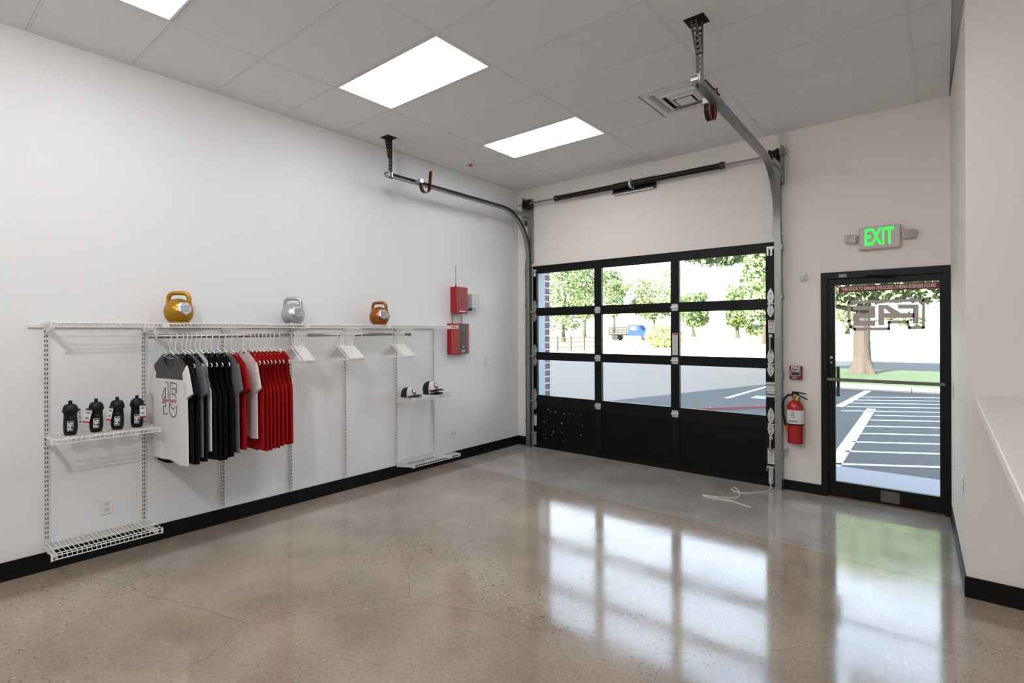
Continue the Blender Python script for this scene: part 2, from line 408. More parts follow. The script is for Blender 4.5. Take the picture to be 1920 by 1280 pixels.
# ------------------------------------------------------------------ roll-up door
SEC = [0.0, .66, 1.28, 1.90, 2.53]
STILE = [(.262, .326), (1.237, 1.337), (2.242, 2.343), (3.254, 3.348)]
door = thing('overhead_door', 'black sectional roll-up garage door with nine glass panes', 'garage door', (.262, 0, 0))
DO = (.262, 0, 0)
y0, y1 = .002, .047
PZ = [None, (.734, 1.228), (1.337, 1.845), (1.957, 2.44)]
def dbox(a, b): return MB().box(sub(a, DO), sub(b, DO))
HINGE = [(0, .062), (.022, .035), (.03, .004), (.03, -.004), (.022, -.035), (0, -.062), (-.022, -.035), (-.03, -.004), (-.03, .004), (-.022, .035)]
for k in range(4):
    z0, z1 = SEC[k], SEC[k+1]-.0004
    s = MB()
    if k == 0:
        sec = None
        s.box(sub((.262, y0, z0), DO), sub((3.348, y1, z0+.07), DO)); s.box(sub((.262, y0, z1-.07), DO), sub((3.348, y1, z1), DO))
        pz = (z0+.07, z1-.07)
    else:
        pz = PZ[k]
        s.box(sub((.262, y0, z0), DO), sub((3.348, y1, pz[0]), DO)); s.box(sub((.262, y0, pz[1]), DO), sub((3.348, y1, z1), DO))
        # narrow ledge at the meeting rail
        s.box(sub((.262, y0-.004, z0), DO), sub((3.348, y0, z0+.014), DO))
    for (a, b) in STILE: s.box(sub((a, y0, pz[0]), DO), sub((b, y1, pz[1]), DO))
    sec = s.build('section', M_ALU, door)
    for c in range(3):
        a, b = STILE[c][1], STILE[c+1][0]
        if k == 0: dbox((a, y0+.012, pz[0]), (b, y1-.01, pz[1])).build('panel', M_PANELBLK, sec)
        else: dbox((a, .022, pz[0]), (b, .026, pz[1])).build('pane', M_GLASS, sec)
    if k:
        z = SEC[k]
        for xm in (1.287, 2.292):          # centre hinges
            h = MB()
            h.prism([(-.042, -.002), (-.034, -.04), (.034, -.04), (.042, -.002)], lambda u, v, t, z=z, xm=xm: sub((xm+u, y0-.002-t, z+v), DO), .005)
            h.prism([(-.042, .002), (-.034, .04), (.034, .04), (.042, .002)], lambda u, v, t, z=z, xm=xm: sub((xm+u, y0-.002-t, z+v), DO), .005)
            h.tube([sub((xm-.045, -.012, z), DO), sub((xm+.045, -.012, z), DO)], .007, 8)
            h.build('hinge', M_ZINC, sec)
        for xm, sg in ((.292, 1), (3.302, -1)):   # end hinges with roller stems
            h = MB()
            h.prism([(u*1.05, v*1.5+.075) for u, v in HINGE], lambda u, v, t, z=z, xm=xm: sub((xm+u, y0-.002-t, z+v), DO), .005)
            h.prism([(u*1.05, v*1.25-.062) for u, v in HINGE], lambda u, v, t, z=z, xm=xm: sub((xm+u, y0-.002-t, z+v), DO), .005)
            xr = .236 if sg > 0 else 3.384
            h.tube([sub((xm, -.07, z), DO), sub((xr, -.07, z), DO)], .0055, 8)
            h.lathe([(.004, -.005), (.013, -.005), (.013, .005), (.004, .005)], 14, sub((xr, -.07, z), DO), 'x')
            h.box(sub((xm-.012, -.078, z-.010), DO), sub((xm+.012, -.002, z+.010), DO))
            hh = h.build('end_hinge', M_ZINC, sec)
            d = MB()
            for dz in (.11, .06, -.06, -.10):
                d.lathe([(.006, 0), (.006, -.003)], 8, sub((xm, -.008, z+dz), DO), 'y')
            d.build('rivet', M_INK, hh)
# top roller brackets, bottom brackets
for xm in (.292, 3.302):
    h = MB(); h.box(sub((xm-.03, -.03, 2.40), DO), sub((xm-.012, 0, 2.49), DO)); h.box(sub((xm+.004, -.03, 2.40), DO), sub((xm+.022, 0, 2.49), DO)); h.box(sub((xm-.034, -.012, 2.47), DO), sub((xm+.034, 0, 2.50), DO))
    h.build('roller_bracket', M_ZINC, door)
    h = MB(); h.box(sub((xm-.022, -.006, .03), DO), sub((xm+.022, 0, .20), DO)); h.box(sub((xm-.034, -.04, .20), DO), sub((xm+.034, 0, .215), DO)); h.box(sub((xm-.034, -.04, .165), DO), sub((xm-.030, 0, .2), DO))
    h.build('bottom_bracket', M_ZINC, door)
# lift handles and bolt on the right stile
for za, zb in ((1.40, 1.56), (.36, .50)):
    h = MB(); h.tube([sub((3.302, -.004, za), DO), sub((3.302, -.03, za+.02), DO), sub((3.302, -.03, zb-.02), DO), sub((3.302, -.004, zb), DO)], .009, 8)
    h.box(sub((3.286, -.008, zb-.01), DO), sub((3.318, 0, zb+.025), DO)); h.box(sub((3.286, -.008, za-.03), DO), sub((3.318, 0, za+.01), DO))
    h.build('lift_handle', M_ZINC, door, smooth=True)
h = MB(); h.box(sub((3.262, -.014, .965), DO), sub((3.342, 0, 1.055), DO)); h.box(sub((3.255, -.006, 1.062), DO), sub((3.348, 0, 1.088), DO)); h.box(sub((3.255, -.006, .93), DO), sub((3.348, 0, .955), DO))
h.tube([sub((3.25, -.016, 1.0), DO), sub((3.36, -.016, 1.0), DO)], .008, 8)
h.build('slide_bolt', M_ZINC, door)
def sticker(x0, x1, z0, z1, head=M_REDINK, parent=door, O=DO, y=-.0015):
    s = MB().box(sub((x0, y, z0), O), sub((x1, .0, z1), O)).build('warning_sticker', M_PAPER, parent)
    MB().box(sub((x0+.004, y-.0006, z1-.02), O), sub((x1-.004, y, z1-.004), O)).build('print_head', head, s)
    d = MB(); n = max(3, int((z1-z0-.03)/.014))
    for q in range(n):
        zz = z1-.03-(z1-z0-.035)*q/n
        d.box(sub((x0+.006, y-.0006, zz-.004), O), sub((x1-.006-(.01 if q % 3 == 2 else 0), y, zz), O))
    d.build('print_lines', mat('ink_grey', (120, 122, 128), .6), s)
sticker(3.28, 3.338, 1.60, 1.735); sticker(2.262, 2.325, 1.345, 1.60); sticker(3.27, 3.335, .215+.02, .42-.02); sticker(.276, .318, .30, .46)
# scuffs of pale paint on the black panel
s = MB(); random.seed(3)
for q in range(46):
    c = on((1055+random.gauss(0, 22), 800+random.gauss(-20, 38)), 1, .012)
    if not (.33 < c.x < 1.23 and .08 < c.z < .585): continue
    r = random.choice((.0025, .003, .004, .006)); s.box(sub((c.x-r, .0125, c.z-r*1.3), DO), sub((c.x+r, .0142, c.z+r*1.3), DO))
tag(s.build('paint_speck', mat('pale_speck', (190, 195, 205), .6), door), kind='stuff')
MB().box(sub((.256, -.004, 2.5305), DO), sub((3.355, .03, 2.5442), DO)).build('top_seal', M_BLACK, door)

# door tracks
def track(xt, sg, name, label, xoff):
    O = (xt, -.07, 0)
    t = thing(name, label, 'rail', O)
    ZH = 3.275
    def off(y): return xoff*min(1, max(0, (-y-.05)/2.4))
    path = [(0, 0, z) for z in (.0, .8, 1.6, 2.4, 2.675)] + [(off(-.6+.6*math.cos(a)), -.6+.6*math.cos(a), 2.675+.6*math.sin(a)) for a in [PI/2*i/14 for i in range(1, 15)]] + [(off(-y), -y, ZH) for y in (1.0, 1.5, 2.0, 2.54)]
    W2, D2, th = .028, .020, .003
    prof = [(-W2, -D2), (W2, -D2), (W2, -D2+th), (-W2+th, -D2+th), (-W2+th, D2-th), (W2, D2-th), (W2, D2), (-W2, D2)]
    prof = [(a*sg, b) for a, b in prof]
    cut = 5+14
    f = MB(); f.sweep(path[:5], prof, (1, 0, 0)); f.build('vertical_rail', M_GALV, t)
    f = MB(); f.sweep(path[4:cut], prof, (1, 0, 0)); f.build('curved_rail', M_GALV, t, smooth=True)
    f = MB(); f.sweep(path[cut-1:], prof, (1, 0, 0)); f.build('horizontal_rail', M_GALV, t)
    # wall angle behind the vertical rail
    f = MB(); f.box((-.03*sg, .03, 0), (.014*sg, .068, 2.6)); f.box((-.034*sg, -.03, 0), (-.030*sg, .068, 2.6)); f.build('wall_angle', M_GALV, t)
    f = MB(); f.box((-.022*sg, .01, 2.6), (.05*sg, .066, 3.20)); f.build('angle_upper', M_GALV, t)
    # rail clips
    for z in (.35, 1.15, 1.95, 2.45):
        f = MB(); f.box((-.045*sg, -.025, z), (-.03*sg, .05, z+.05)); f.tube([(-.05*sg, 0, z+.025), (.01, 0, z+.025)], .006, 6); f.build('rail_clip', M_GALV, t)
    # end bearing plate
    f = MB()
    for ya, yb_, za, zb in ((-.08, .066, 3.12, 3.392), (-.08, .066, 3.428, 3.50), (-.08, -.058, 3.392, 3.428), (-.022, .066, 3.392, 3.428)): f.box((-.05*sg, ya, za), (-.046*sg, yb_, zb))   # hole for the shaft
    f.box((-.05*sg, .06, 3.12), (.05*sg, .066, 3.5)); f.build('bearing_plate', M_GALV, t)
    # brace from the bearing plate to the curved rail
    f = MB(); f.box((-.046*sg, -.34, 3.24), (-.03*sg, .06, 3.30)); f.build('brace', M_GALV, t)
    # perforated hanger from the ceiling: two legs of an angle with punched holes
    def perf(mb, a, b, wdir, wid=.046, pitch=.036, hole=.018):
        a, b, wd = Vector(a), Vector(b), Vector(wdir); L = (b-a).length; d = (b-a)/L; nn = d.cross(wd).normalized()*.0015
        def slab(p0, p1, w0, w1):
            q = [a+d*p0+wd*w0, a+d*p1+wd*w0, a+d*p1+wd*w1, a+d*p0+wd*w1]
            mb.add([x-nn for x in q]+[x+nn for x in q], [(3, 2, 1, 0), (4, 5, 6, 7), (0, 1, 5, 4), (1, 2, 6, 5), (2, 3, 7, 6), (3, 0, 4, 7)])
        e = (wid-hole)/2
        slab(0, L, 0, e); slab(0, L, wid-e, wid)
        n = int(L/pitch)
        for q in range(n+1):
            slab(max(0, q*pitch-(pitch-hole)/2), min(L, q*pitch+(pitch-hole)/2), e, wid-e)
    ye = -2.50
    f = MB(); perf(f, (xoff, ye, H), (xoff, ye, 3.235), (1, 0, 0)); perf(f, (xoff, ye, H), (xoff, ye, 3.235), (0, 1, 0)); f.build('hanger_strut', mat('dark_steel', (62, 60, 58), .45, metal=.7), t)
    f = MB(); perf(f, (xoff-.03, ye-.03, H), (xoff, ye-.01, 3.44), (1, 0, 0)); perf(f, (xoff-.03, ye-.03, H), (xoff, ye-.01, 3.44), (0, 1, 0)); f.build('hanger_strut', MATS['dark_steel'], t)
    MB().box((xoff-.06, ye-.07, H-.003), (xoff+.07, ye+.06, H-.001)).build('ceiling_cutout', mat('cutout_dark', (22, 20, 19), .8), t)
    f = MB(); f.box((xoff-.03, ye-.02, 3.25), (xoff+.03, ye+.03, 3.30)); f.build('end_bolt', M_ZINC, t)
    # bumper: a bent leaf spring
    yb = -2.10
    pth = [(.05, yb, 3.295), (.05, yb, 3.245)] + [(.05, yb+.065-.065*math.cos(a), 3.24-.075*math.sin(a)) for a in [PI*i/12 for i in range(1, 12)]] + [(.05, yb+.13, 3.245), (.05, yb+.14, 3.325), (.05, yb+.15, 3.425)]
    f = MB(); f.sweep([(x+.045*sg-.01, y, z) for x, y, z in pth], [(-.025, -.002), (.025, -.002), (.025, .002), (-.025, .002)], (1, 0, 0))
    bo = f.build('bumper_spring', mat('blued_steel', (24, 20, 19), .3, metal=.5), t, smooth=True)
    f = MB(); f.sweep([(x+.045*sg-.01, y, z) for x, y, z in pth], [(.010, -.0026), (.018, -.0026), (.018, .0026), (.010, .0026)], (1, 0, 0)); f.build('orange_stripe', mat('orange_paint', (190, 62, 30), .5), bo)
    f = MB(); f.box((.02, yb-.03, 3.26), (.04+.07*sg, yb+.012, 3.30)); f.build('bumper_clamp', M_ZINC, t)
    return t
track(.235, 1, 'door_track', 'galvanised steel door rail hung along the white shelf wall', .03)
track(3.385, -1, 'door_track', 'galvanised steel door rail beside the ceiling vent and exit door', .055)
# torsion shaft with springs
O = (1.8, -.11, 3.41)
t = thing('torsion_spring', 'black torsion springs on a steel shaft above the roll-up door', 'spring assembly', O)
MB().tube([(-1.70, 0, 0), (1.68, 0, 0)], .0125, 12).build('shaft', M_GALV, t, smooth=True)
for a, b in ((-1.055, -.02), (.02, 1.06)):
    f = MB(); L = b-a; n = int(L/.011)
    prof = []
    for q in range(n): 
        x = a+L*q/n; prof += [(.030, x), (.0335, x+.0055)]
    f.lathe(prof, 16, axis='x'); f.build('spring', M_SPRING, t, smooth=True, ang=80)
for x in (-1.06, 1.065): MB().lathe([(.02, x-.03), (.04, x-.03), (.04, x+.0), (.036, x+.02), (.02, x+.02)], 16, axis='x').build('winding_cone', mat('cone_grey', (70, 68, 66), .4, metal=.6), t, smooth=True)
f = MB(); f.box((-.28, .085, -.075), (.28, .105, .065)); f.box((-.28, .05, -.075), (.28, .1, -.07)); f.build('wall_pad', M_SPRING, t)
f = MB(); f.lathe([(.045, -.012), (.045, .012)], 16, axis='x'); f.box((-.01, 0, -.05), (.01, .09, .05)); f.tube([(0, -.03, .04), (0, .0, .055), (0, .03, .04)], .008, 6); f.build('centre_bracket', M_ZINC, t)
f = MB()
for q in range(22): f.box((-.26+.024*q, .05, -.088), (-.246+.024*q, .1, -.078))
f.build('pad_clip', M_ZINC, t)
for x in (-1.55, 1.56): MB().lathe([(.03, x-.04), (.062, x-.04), (.062, x-.03), (.048, x-.025), (.048, x+.02), (.062, x+.03), (.062, x+.04), (.03, x+.045)], 20, axis='x').build('cable_drum', M_SPRING, t, smooth=True)
# pull rope on the floor
pts = [(1447, 916), (1436, 921), (1418, 923), (1398, 924), (1380, 922), (1372, 917), (1378, 914), (1385, 921), (1386, 930), (1375, 933), (1355, 932), (1335, 930), (1318, 928), (1325, 931), (1345, 935), (1370, 939), (1392, 946), (1411, 952)]
pp = [on(q, 2, .005) for q in pts]
sm = []
for i in range(len(pp)-1):
    p0, p1, p2, p3 = pp[max(i-1, 0)], pp[i], pp[i+1], pp[min(i+2, len(pp)-1)]
    for k in range(5):
        s_ = k/5; sm.append(.5*((2*p1)+(p2-p0)*s_+(2*p0-5*p1+4*p2-p3)*s_**2+(3*p1-p0-3*p2+p3)*s_**3))
sm = [Vector((v.x, v.y, .0055)) for v in sm]
sm[0] = Vector((3.30, -.03, .10)); 
tag(MB().tube(sm, .0062, 6).build('pull_rope', mat('rope', (222, 214, 200), .8, bump=.5, bscale=500), smooth=True), 'thin pale pull rope lying on the floor below the roll-up door', 'rope')

# ------------------------------------------------------------------ exit door
O = (3.755, 0, 0)
t = thing('exit_door', 'black framed glass exit door with a push bar', 'door', O)
def ob(a, b): return MB().box(sub(a, O), sub(b, O))
f = MB()
for a, b in (((3.752, -.012, 0), (3.806, .12, 2.188)), ((4.676, -.012, 0), (4.724, .12, 2.188)), ((3.806, -.012, 2.125), (4.676, .12, 2.188))): f.box(sub(a, O), sub(b, O))
f.build('door_frame', M_ALU, t)
f = MB()
for a, b in (((3.805, .015, .004), (3.866, .06, 2.126)), ((4.642, .015, .004), (4.677, .06, 2.126)), ((3.866, .015, 2.062), (4.642, .06, 2.126)), ((3.866, .015, .004), (4.642, .06, .155))): f.box(sub(a, O), sub(b, O))
leaf = f.build('door_leaf', M_ALU, t)
ob((3.866, .034, .155), (4.642, .040, 2.062)).build('pane', M_GLASS, leaf)
ob((3.806, -.03, 0), (4.676, .11, .012)).build('threshold', mat('threshold_bronze', (120, 108, 92), .5, metal=.4), t)
ob((4.22, .0135, .03), (4.36, .0155, .135)).build('worn_patch', mat('worn_grey', (92, 88, 86), .6, noise=.3, nscale=20), leaf)
f = MB(); f.bbox(sub((3.805, -.055, 1.135), O), sub((4.682, -.03, 1.165), O), .006); f.build('push_bar', mat('bar_steel', (128, 124, 120), .3, metal=.9), t)
f = MB(); f.box(sub((3.815, -.034, 1.12), O), sub((3.86, .015, 1.175), O)); f.box(sub((4.645, -.034, 1.12), O), sub((4.672, .015, 1.175), O)); f.build('bar_bracket', M_ALU, t)
ob((3.872, .045, .98), (3.898, .09, 1.27)).build('pull_plate', M_ALU, t)
f = MB(); f.lathe([(.012, .016), (.012, .006)], 12, sub((3.835, 0, 1.36), O), 'y'); f.lathe([(.008, .016), (.008, .006)], 12, sub((3.835, 0, 1.31), O), 'y'); f.build('lock_cylinder', M_ZINC, t)
ob((3.90, -.01, 2.135), (3.965, -.0125, 2.165)).build('frame_label', mat('grey_label', (150, 146, 140), .5), t)
f = MB(); f.box(sub((4.10, -.03, 2.13), O), sub((4.36, -.012, 2.18), O)); f.tube([sub((4.13, -.035, 2.135), O), sub((4.33, -.06, 2.12), O)], .008, 6); f.build('door_closer', M_ALU, t)
# red notice strip
sx0, sx1 = on((1572, 535), 1, .03).x, on((1762, 530), 1, .03).x
z0, z1 = 1.992, 2.048
st = ob((sx0, .0305, z0), (sx1, .0335, z1)).build('notice_strip', mat('notice_red', (120, 22, 30), .5), leaf)
st['label'] = 'dark red notice strip with white capitals'
_m = text_mesh('THIS DOOR TO REMAIN UNLOCKED DURING BUSINESS HOURS', .046); _w = max(v.co.x for v in _m.vertices)-min(v.co.x for v in _m.vertices)
lettering('THIS DOOR TO REMAIN UNLOCKED DURING BUSINESS HOURS', .046, mat('notice_white', (226, 214, 210), .5), st, sub(((sx0+sx1)/2, .0300, (z0+z1)/2), O), sx=.93*(sx1-sx0)/_w, bold=.0009, ext=.0006)
# frosted logo stuck on the pane, seen from behind
M_FROST = mat('frost_vinyl', (190, 180, 176), .6)
def lp(u, v): 
    c = on((1540+u/5.335, 500+v/5.335), 1, .0325); return (c.x, c.z)
def poly(mb, pts): 
    q = [lp(u, v) for u, v in pts]; mb.prism(q, lambda x, z, w: sub((x, .0325+w, z), O), .0012)
lg = MB()
fr_ = [(276, 356), (1022, 333), (1022, 607), (880, 610), (862, 549), (678, 553), (676, 620), (335, 624), (292, 600), (277, 540)]
n_ = len(fr_)
for i in range(n_):
    (a, b), (c, d) = fr_[i], fr_[(i+1) % n_]
    L = math.hypot(c-a, d-b); tx, ty = (c-a)/L, (d-b)/L; hw = 15
    a -= tx*hw*.7; b -= ty*hw*.7; c += tx*hw*.7; d += ty*hw*.7
    poly(lg, [(a-ty*hw, b+tx*hw), (c-ty*hw, d+tx*hw), (c+ty*hw, d-tx*hw), (a+ty*hw, b-tx*hw)])
for x0, y0_, x1, y1_ in ((318, 392, 540, 432), (476, 431, 540, 466), (318, 465, 540, 513), (318, 512, 380, 539), (322, 538, 540, 590), (570, 382, 630, 585), (629, 462, 930, 512), (914, 374, 974, 570), (765, 374, 915, 420)):
    poly(lg, [(x0, y0_), (x1, y0_), (x1, y1_), (x0, y1_)])
poly(lg, [(629, 382), (668, 382), (800, 463), (690, 463), (629, 418)])
lo = lg.build('logo_decal', M_FROST, leaf); lo['label'] = 'grey F45 logo decal seen mirrored from inside'

# ------------------------------------------------------------------ things on the far wall
# exit sign
O = (4.064, 0, 2.374)
t = thing('exit_sign', 'white exit sign with green letters and two emergency lamps', 'sign', O)
M_SIGN = mat('sign_beige', (206, 196, 186), .5)
MB().bbox((0, -.05, 0), (.314, 0, .212), .008).build('housing', M_SIGN, t)
MB().bbox((.008, -.054, .008), (.306, -.049, .204), .003).build('face_plate', M_SIGN, t)
lettering('EXIT', .215, M_GREEN, t, (.153, -.055, .108), sx=.50, bold=.003, ext=.0006)
for xc, sg in ((-.062, -1), (.375, 1)):
    f = MB(); f.box((xc-sg*.06, -.028, .10), (xc-sg*.02, -.008, .14)); f.build('lamp_arm', M_SIGN, t)
    hd = MB().bbox((xc-.05, -.065, .075), (xc+.05, -.012, .155), .012).build('lamp_head', M_SIGN, t)
    f = MB()
    for q in range(5):
        for r in range(3): f.bbox((xc-.042+.017*q, -.069, .084+.022*r), (xc-.042+.017*q+.014, -.064, .084+.022*r+.018), .002)
    f.build('lens_cell', mat('lens_grey', (160, 158, 160), .25), hd)
# motion sensor
c = on((1505, 518), 1, -.02)
t = thing('motion_sensor', 'small white motion sensor on the wall left of the exit door', 'sensor', (c.x, 0, c.z))
MB().bbox((-.032, -.03, -.045), (.032, 0, .045), .01).build('housing', M_PLASTIC, t)
MB().bbox((-.022, -.036, -.03), (.022, -.029, .012), .006).build('lens', mat('sensor_lens', (210, 210, 208), .3), t)
# pull station
c = on((1492.5, 698.5), 1, -.02)
t = thing('fire_pull_station', 'small red fire alarm pull station above the extinguisher', 'fire alarm', (c.x, 0, c.z))
M_PULL = mat('pull_red', (120, 14, 24), .35)
MB().bbox((-.055, -.04, -.068), (.055, 0, .068), .005).build('housing', M_PULL, t)
f = MB(); f.bbox((-.043, -.05, -.028), (.043, -.038, .03), .004); hd = f.build('pull_handle', mat('pull_dark', (52, 12, 18), .4), t)
f = MB()
for a, b in (((-.043, -.052, .026), (.043, -.049, .030)), ((-.043, -.052, -.028), (-.039, -.049, .03)), ((.039, -.052, -.028), (.043, -.049, .03)), ((-.036, -.052, -.03), (.036, -.049, -.026))): f.box(a, b)
f.build('handle_outline', M_PAPER, hd)
lettering('FIRE', .042, M_PAPER, t, (0, -.0412, .049), sx=1.05, bold=.0012)
lettering('ALARM', .02, M_PAPER, hd, (0, -.0512, .014), sx=1.0, bold=.0004)
lettering('PULL', .02, M_PAPER, t, (-.008, -.0412, -.05), sx=1.0, bold=.0004)
# extinguisher
O = (3.545, -.095, .50)
t = thing('fire_extinguisher', 'red fire extinguisher with black hose hung on the wall', 'extinguisher', O)
MB().lathe([(.066, 0), (.072, .008), (.072, .36), (.068, .385), (.05, .41), (.028, .425), (.024, .44)], 32).build('cylinder', M_REDX, t, smooth=True, ang=50)
MB().lathe([(.0727, .20), (.0727, .335)], 32).build('instruction_label', M_PAPER, t, smooth=True)
f = MB()
for q, zz in enumerate((.318, .30, .283, .266)):
    a0 = -PI/2-.1; 
    for k in range(3):
        a = -1.95+.16*k+(.1 if q % 2 else 0); f.box((.0735*math.cos(a)-.003, .0735*math.sin(a)-.003, zz-.004), (.0735*math.cos(a)+.003, .0735*math.sin(a)+.003, zz+.004))
for zz in (.222, .226, .235):
    for k in range(7):
        a = -2.2+.16*k; f.box((.0733*math.cos(a)-.005, .0733*math.sin(a)-.003, zz-.001), (.0733*math.cos(a)+.004, .0733*math.sin(a)+.003, zz+.0015))
tag(f.build('label_print', M_INK, t), kind='stuff')
MB().lathe([(.0745, .186), (.0745, .200)], 32).build('strap', M_BLACK, t, smooth=True)
MB().lathe([(.024, .44), (.024, .455), (.018, .47), (.018, .49)], 16).build('valve', M_CHROME, t, smooth=True)
MB().lathe([(.017, -.045), (.017, -.024)], 16, (-.012, 0, .463), 'y').build('pressure_gauge', mat('gauge_copper', (170, 86, 66), .35, metal=.4), t, smooth=True)
MB().box((.012, -.03, .43), (.03, -.022, .475)).build('safety_tag', mat('tag_yellow', (205, 190, 80), .5), t)
f = MB(); f.box((-.03, -.014, .485), (.03, .014, .515)); f.tube([(.01, 0, .50), (.05, -.01, .505), (.095, -.02, .50)], .007, 6); f.tube([(.015, 0, .485), (.06, -.012, .468), (.105, -.022, .445)], .007, 6); f.build('lever', M_BLACK, t)
MB().tube([(-.02, 0, .48), (-.06, -.01, .478), (-.098, -.015, .44), (-.112, -.015, .37), (-.108, -.012, .29), (-.095, -.01, .22), (-.088, -.01, .17)], .0105, 10).build('hose', M_BLACK, t, smooth=True)
MB().tube([(-.088, -.01, .17), (-.082, -.01, .125)], [.0115, .0085], 10).build('nozzle', mat('nozzle_amber', (206, 140, 30), .4), t, smooth=True)
f = MB(); f.box((-.02, .07, .25), (.02, .095, .45)); f.box((-.012, .02, .44), (.012, .08, .452)); f.build('wall_hook', M_BLACK, t)
# small blank plate low on the wall beside the rail
c = on((1473, 848), 1, -.004)
t = thing('low_voltage_plate', 'small clear cover plate low on the wall beside the rail', 'wall plate', (c.x, 0, c.z))
MB().bbox((-.03, -.006, -.045), (.03, 0, .045), .003).build('plate', mat('plate_warm', (214, 204, 198), .4), t)
f = MB(); f.box((-.018, -.0075, .012), (.018, -.0055, .016)); f.box((-.018, -.0075, -.016), (.018, -.0055, -.012)); tag(f.build('slot', mat('slot_grey', (150, 144, 140), .5), t), kind='stuff')

# ------------------------------------------------------------------ outlets and switches
def outlet(name, label, pos, axis, kind):
    """axis 'x': on a wall facing +x; '-x': facing -x"""
    t = thing(name, label, 'outlet' if kind == 'outlet' else 'switch', pos)
    s = 1 if axis == 'x' else -1
    MB().bbox((0, -.036, -.058), (s*.006, .036, .058), .002).build('plate', M_PLASTIC, t)
    if kind == 'outlet':
        for dz in (.02, -.02):
            r = MB().bbox((s*.005, -.017, dz-.015), (s*.009, .017, dz+.015), .003).build('socket', M_PLASTIC, t)
            f = MB(); f.box((s*.0088, -.009, dz-.002), (s*.0096, -.006, dz+.008)); f.box((s*.0088, .006, dz-.002), (s*.0096, .009, dz+.008)); f.box((s*.0088, -.003, dz-.011), (s*.0096, .003, dz-.006)); tag(f.build('slot', M_INK, r), kind='stuff')
    elif kind == 'switch':
        MB().bbox((s*.005, -.016, -.033), (s*.009, .016, .033), .002).build('rocker', M_PLASTIC, t)
    return t
c = on((200, 948.5), 0, 0); outlet('wall_outlet', 'white power outlet below the bottle shelf', (0, c.y, c.z), 'x', 'outlet')
c = on((850, 812), 0, 0)
t = thing('wall_outlet', 'white double-width outlet near the cap shelf', 'outlet', (0, c.y, c.z))
MB().bbox((0, -.058, -.055), (.006, .058, .055), .002).build('plate', M_PLASTIC, t)
r = MB().bbox((.005, -.04, -.017), (.009, .04, .017), .003).build('socket', M_PLASTIC, t)
f = MB()
for dy in (-.02, .02): f.box((.0088, dy-.008, -.008), (.0096, dy-.005, .008)); f.box((.0088, dy+.005, -.008), (.0096, dy+.008, .008))
tag(f.build('slot', M_INK, r), kind='stuff')
c = on((912.5, 676), 0, 0); outlet('wall_switch', 'blank white wall plate right of the red alarm boxes', (0, c.y, c.z), 'x', 'switch')
def rwall(y): return 4.716 + (4.772-4.716)*(-y/1.769)
c = on((1792, 718), 0, 4.73); y = -.45; outlet('wall_switch', 'light switch on the narrow wall beside the exit door', (rwall(y), y, 1.13), '-x', 'switch')
y = -1.50; outlet('wall_outlet', 'power outlet low on the narrow wall right of the exit door', (rwall(y), y, .62), '-x', 'outlet')

# ------------------------------------------------------------------ counter on the right
t = thing('counter', 'white ledge-topped counter running out from the right wall', 'counter', (4.81, -1.772, 0))
MB().bbox((0, -3.9, 1.186), (.55, -.0, 1.228), .004).build('counter_top', mat('counter_laminate', (224, 216, 212), .45), t)
MB().box((.36, -3.85, 0), (.5, -.008, 1.186)).build('pony_wall', M_WALLR, t)

# ------------------------------------------------------------------ wall shelving
ZR = 1.675
tag(MB().bbox((.0, -5.432, ZR-.013), (.014, -1.64, ZR+.013), .003).build('hang_rail', M_WHITE), 'long white horizontal mounting rail under the top shelf', 'rail')
posts = [(-5.338, .20), (-4.756, .18), (-4.165, .14), (-3.545, .14), (-2.945, .145), (-2.275, .185), (-1.70, .186)]
plab = ['white slotted upright at the outer end of the bottle shelf', 'white slotted upright between the bottle shelf and the shirts', 'white slotted upright behind the dark shirts',
        'white slotted upright behind the last red tank top', 'white slotted upright behind the middle bunch of hangers', 'white slotted upright at the bottle-side end of the cap shelf', 'white slotted upright at the alarm-side end of the cap shelf']
for (y, zb), lb in zip(posts, plab):
    t = thing('shelf_standard', lb, 'shelf upright', (0, y, zb), 'slotted shelf uprights')
    hgt = ZR-.014-zb
    f = MB(); f.box((0, -.0125, 0), (.012, .0125, hgt)); f.box((.012, -.0125, 0), (.016, -.0095, hgt)); f.box((.012, .0095, 0), (.016, .0125, hgt)); f.box((.012, -.002, 0), (.0155, .002, hgt))
    f.build('channel', M_WHITE, t)
    f = MB(); n = int(hgt/.032)
    for k in range(n):
        z = .02+k*.032
        f.box((.0118, -.0085, z), (.0128, -.0035, z+.017)); f.box((.0118, .0035, z), (.0128, .0085, z+.017))
    tag(f.build('slots', M_DARK, t), kind='stuff')
